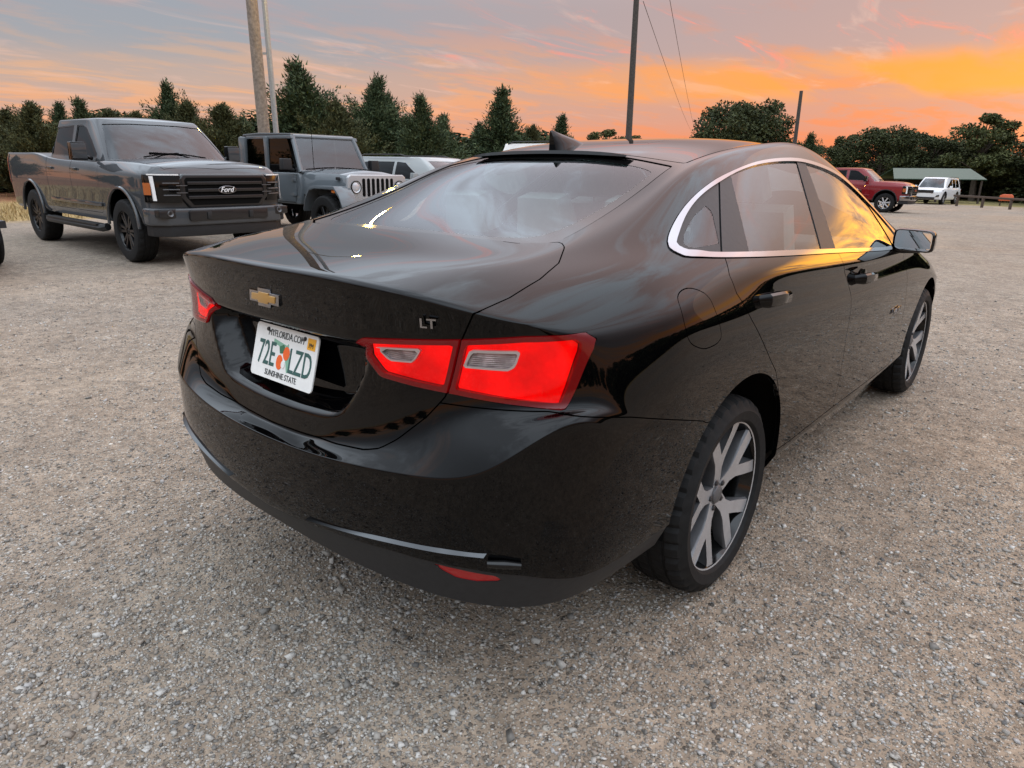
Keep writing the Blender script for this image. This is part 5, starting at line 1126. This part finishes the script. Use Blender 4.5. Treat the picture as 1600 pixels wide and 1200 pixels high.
for px, py, dist, kind, wd, lab in [
    (8, 165, 31, 'cedar_c', 1.15, 'olive cedar at the left edge behind the pickup bed'), (45, 152, 29, 'cedar_c', .95, 'spiky olive cedar above the tail of the dark pickup'), (84, 152, 31, 'cedar_a', .85, 'cedar above the back of the dark pickup cab'), (122, 146, 30, 'cedar_b', .9, 'slim cedar tip above the dark pickup roof'),
    (164, 164, 33, 'cedar_c', .9, 'short olive cedar showing over the pickup roof'), (205, 168, 32, 'cedar_c', .9, 'low cedar over the middle of the pickup roof'), (262, 120, 34, 'cedar_a', .80, 'tall pointed cedar above the pickup windscreen'), (296, 150, 33, 'cedar_c', .8, 'shorter cedar right beside the tall pointed one'), (345, 156, 32, 'cedar_c', 1.05, 'round olive cedar left of the wooden pole'), (384, 176, 34, 'cedar_a', .9, 'low cedar just behind the wooden pole'),
    (473, 86, 31, 'cedar_a', 1.02, 'tallest broad cedar right of the two poles'), (520, 150, 30, 'cedar_c', .95, 'low cedar at the right foot of the tallest cedar'), (570, 108, 32, 'cedar_a', .80, 'tall cedar with a ragged tip left of the gap in the treeline'), (606, 138, 33, 'cedar_a', .82, 'cedar with a blunt top next to the ragged tall one'), (655, 140, 30, 'cedar_a', .95, 'dark cedar above the silver crossover'), (698, 172, 32, 'cedar_b', .85, 'small cedar right of the silver crossover'), (742, 186, 37, 'cedar_b', .9, 'thin small cedar left of the open sky gap'),
    (783, 128, 36, 'cedar_b', 1.0, 'slim cedar with open branches left of the roof aerial'), (828, 190, 38, 'cedar_c', .8, 'low cedar beside the slim open one'), (880, 173, 46, 'cedar_b', .95, 'small pointed cedar directly behind the roof aerial'), (806, 205, 34, 'cedar_a', 1.1, 'dark bushy cedar above the white vehicle roof')]:
    p = spot(px, py, dist); plant('cedar_tree', kind, p[0], p[1], p[2], wd, lab, CED)
OAK = 'broadleaf trees along the far side of the yard'
for px, py, dist, kind, wd, lab in [
    (950, 193, 58, 'oak_c', .9, 'pale green broadleaf tree behind the sedan roof'), (990, 203, 60, 'oak_c', .8, 'low pale tree right of the slim centre pole'), (1022, 210, 70, 'oak_c', .8, 'lowest pale treetop left of the big dark tree'),
    (1152, 152, 60, 'oak_b', .85, 'big dark round tree left of the short pole'), (1192, 148, 62, 'oak_a', .85, 'dark round tree overlapping the big one by the short pole'), (1110, 212, 66, 'oak_a', .7, 'small dark tree at the left foot of the big round tree'), (1262, 204, 72, 'cedar_a', 1.0, 'pointed dark tree right of the short pole'), (1292, 222, 78, 'oak_a', .9, 'low dark tree above the red pickup cab'), (1335, 200, 84, 'oak_c', .9, 'thin airy treetop above the red pickup bonnet'),
    (1388, 191, 78, 'oak_b', .95, 'dark dome-topped tree above the green shed roof'), (1425, 199, 82, 'oak_a', .9, 'dark tree behind the right half of the green shed'), (1462, 210, 80, 'oak_a', .9, 'dark tree above the white sport utility'), (1500, 208, 84, 'oak_b', .9, 'dark tree right of the white sport utility'), (1548, 166, 78, 'oak_c', .95, 'tall airy tree near the right edge of the picture'), (1592, 208, 80, 'oak_a', .95, 'dark tree at the right edge of the picture')]:
    p = spot(px, py, dist); plant('broadleaf_tree', kind, p[0], p[1], p[2], wd, lab, OAK)
LOW = 'undergrowth along the treeline'
for px, dist, kind in [(20, 36, 'scrub'), (90, 37, 'scrub'), (160, 37, 'scrub'), (235, 37, 'scrub'), (310, 37, 'scrub'), (385, 37, 'scrub'), (455, 36, 'scrub'), (530, 36, 'scrub'), (600, 36, 'scrub'), (670, 38, 'scrub'), (735, 40, 'scrub'), (800, 42, 'scrub'), (860, 48, 'scrub')]:
    p = spot(px, 240, dist); plant('shrub', kind, p[0], p[1], 3.0+random.uniform(-.3, .6), 1.3, 'low dark shrub in the undergrowth below the cedars', LOW, 'shrub')
LOW2 = 'undergrowth along the far treeline'
for px in range(930, 1720, 46):
    p = spot(px, 240, random.uniform(82, 90)); plant('shrub', 'scrub', p[0], p[1], 2.0+random.uniform(-.4, .9), 1.5, 'low dark shrub in the undergrowth at the far side of the yard', LOW2, 'shrub')
# the treeline goes on round the yard outside the picture
SIDE = 'treeline going on beyond the picture'
for i in range(30):
    a = YAW-math.radians(39)-math.radians(5.2*i); d = random.uniform(66, 82)+(8 if i > 12 else 0); x, y = CAM[0]-math.sin(a)*d, CAM[1]+math.cos(a)*d
    plant('broadleaf_tree', ('oak_a', 'oak_b', 'oak_a')[i % 3], x, y, random.uniform(5.0, 6.6), 1.6, 'dark broadleaf tree of the treeline right of the picture', SIDE)
for i in range(44):
    a = YAW-math.radians(37)-math.radians(3.6*i); d = random.uniform(80, 86)+(4 if i > 18 else 0); x, y = CAM[0]-math.sin(a)*d, CAM[1]+math.cos(a)*d
    plant('shrub', 'scrub', x, y, random.uniform(2.2, 3.4), 1.6, 'dark shrub below the treeline right of the picture', SIDE, 'shrub')
for i in range(12):
    a = YAW+math.radians(40+7*i); d = random.uniform(34, 46); x, y = CAM[0]-math.sin(a)*d, CAM[1]+math.cos(a)*d
    plant('cedar_tree', ('cedar_c', 'cedar_a')[i % 2], x, y, random.uniform(4.2, 6.0), 1.2, 'cedar of the treeline left of the picture', SIDE)
for k in TREES.values():
    for ch in list(k.children): bpy.data.objects.remove(ch)
    bpy.data.objects.remove(k)

# ------------------------------------------------------------------ poles, wires, yard light
M['pole_wood'] = simple('pole_wood', (.20, .165, .135), .85, var=.35, scale=14, bump=.35); M['galvanised'] = simple('galvanised', (.34, .36, .37), .5, .5, var=.12)
pp = spot(411, 190, 20.); lx, ly = float(pp[0]), float(pp[1]); z0 = float(gz(lx, ly))
pole = empty('utility_pole', (lx, ly, z0)); tag(pole, 'thick weathered wooden pole rising behind the grey off-road pickup', 'pole')
MB().tube([(0, 0, -.3), (0, 0, 3), (.01, 0, 6), (.02, .01, 9.2)], [.155, .148, .135, .115], 16).build('post', 'pole_wood', pole, smooth=True)
MB().tube([(.1, .0, 5.6), (.9, .2, 6.05), (1.85, .42, 6.2)], .03, 8).build('lamp_arm', 'galvanised', pole, smooth=True)
b = MB(); b.lathe([(.10, .0), (.10, .06), (.05, .10), (-.02, .17), (-.10, .19), (-.10, .175), (-.03, .15), (.03, .08)], 24, axis='z'); b.build('lamp_head', 'galvanised', pole, smooth=True).location = (1.95, .44, 6.18)
b = MB(); b.lathe([(-.10, 0), (-.13, .05), (-.12, .08), (-.09, .10)], 24, axis='z'); lens = b.build('lamp_lens', emit('sodium_lens', (1., .62, .12), 420., (.8, .6, .3)), pole, smooth=True); lens.location = (1.95, .44, 6.18)
mp_ = spot(430, 190, 20.6); mo = empty('metal_mast', (float(mp_[0]), float(mp_[1]), float(gz(mp_[0], mp_[1])))); tag(mo, 'thin grey metal mast standing right beside the wooden pole', 'pole')
MB().tube([(0, 0, -.2), (0, 0, 4), (0, 0, 9.5)], [.075, .07, .06], 12).build('post', 'galvanised', mo, smooth=True)
MB().box((-.16, -.11, 4.05), (.40, .04, .05), rot=Matrix.Rotation(.62, 3, 'Z')).build('bracket', 'galvanised', mo)
M['pole_dark'] = simple('pole_dark', (.055, .048, .042), .85, var=.3, scale=14, bump=.3)
def wood_pole(px, py, dist, top, r, label):
    p = spot(px, py, dist); o = empty('utility_pole', (float(p[0]), float(p[1]), float(gz(p[0], p[1])))); tag(o, label, 'pole'); MB().tube([(0, 0, -.3), (0, 0, top*.5), (0, 0, top)], [r, r*.9, r*.75], 12).build('post', 'pole_dark', o, smooth=True)
    return o, p
cp, cpp = wood_pole(983, 200, 33, 9.6, .15, 'slim dark wooden pole rising behind the sedan roof')
MB().box((0, 0, 8.9), (2.0, .09, .11), rot=Matrix.Rotation(.4, 3, 'Z')).build('cross_arm', 'pole_dark', cp)
rp_ = spot(1248, 142, 45); wood_pole(1241, 230, 45, float(rp_[2])-float(gz(rp_[0], rp_[1])), .125, 'short bare wooden pole right of the big round tree')
M['wire'] = simple('wire', (.03, .03, .035), .6)
for (a, b_, lab) in ((spot(1036, -60, 30), spot(1088, 212, 150), 'power line crossing the sky right of the centre pole'), (spot(1005, 2, 33), spot(1082, 208, 150), 'fainter power line running away from the centre pole')):
    pts = [tuple(a+(b_-a)*t-np.array([0, 0, 1.2*4*t*(1-t)*.4])) for t in np.linspace(0, 1, 24)]; tag(MB().tube(pts, .013, 5).build('power_line', 'wire'), lab, 'wire')

# ------------------------------------------------------------------ shed, rail fence, orange barrier
sp = spot(1450, 292, 67); sh = empty('open_shed', (float(sp[0]), float(sp[1]), float(gz(sp[0], sp[1]))), YAW-.45+.25); sh.scale = (.92, .85, .88); tag(sh, 'open shed with low green metal roof behind the white sport utility', 'shed')
M['green_roof'] = simple('green_roof', (.030, .066, .042), .5, .1, var=.1); M['shed_wall'] = simple('shed_wall', (.05, .035, .028), .8, var=.2)
for s_ in (-1, 1):
    V2 = [(-3.6, s_*2.6, 2.05), (3.6, s_*2.6, 2.05), (3.1, 0, 2.95), (-3.1, 0, 2.95)]; V2 += [(x, y, z-.06) for x, y, z in V2]; MB().add(V2, [(0, 1, 2, 3), (7, 6, 5, 4), (0, 4, 5, 1), (1, 5, 6, 2), (2, 6, 7, 3), (3, 7, 4, 0)]).build('roof_slope', 'green_roof', sh)
for x in (-3.3, 0, 3.3):
    for y in (-2.4, 2.4): MB().box((x, y, 1.0), (.14, .14, 2.04)).build('post', 'shed_wall', sh)
MB().box((0, 2.2, 1.0), (6.4, .08, 1.9)).build('back_wall', 'shed_wall', sh); MB().prism([(-2.5, 2.05), (2.5, 2.05), (0, 2.85)], 3.05, 3.12, 'x').build('gable', 'shed_wall', sh)
M['rail_brown'] = simple('rail_brown', (.075, .05, .035), .8, var=.2)
fa_, fb_ = spot(1490, 310, 56), spot(1640, 310, 50); d_ = fb_-fa_; Lf = math.hypot(d_[0], d_[1]); fe = empty('rail_fence', (float(fa_[0]), float(fa_[1]), float(gz(fa_[0], fa_[1]))), math.atan2(d_[1], d_[0])); tag(fe, 'low brown rail fence along the right edge of the yard', 'fence')
MB().box((Lf/2, 0, .66), (Lf, .12, .13)).build('rail', 'rail_brown', fe, bevel=.02)
for i in range(4): MB().box((.4+i*(Lf-.8)/3, 0., .33), (.14, .12, .74)).build('post', 'rail_brown', fe, bevel=.02)
ob = spot(1573, 305, 62); oo = MB().prism([(-.55, 0), (-.5, .62), (-.30, .75), (.40, .75), (.55, .55), (.6, 0)], -.35, .35).build('orange_crate', simple('orange_plastic', (.55, .11, .04), .6, var=.15), None, bevel=.04); oo.scale = (.75, .75, .6); oo.location = (float(ob[0]), float(ob[1]), float(gz(ob[0], ob[1]))+.36); tag(oo, 'small orange-red box behind the brown rail fence', 'box')
for x in (-.4, .4): MB().box((x, 0, -.29), (.08, .5, .58)).build('leg', 'rail_brown', oo)
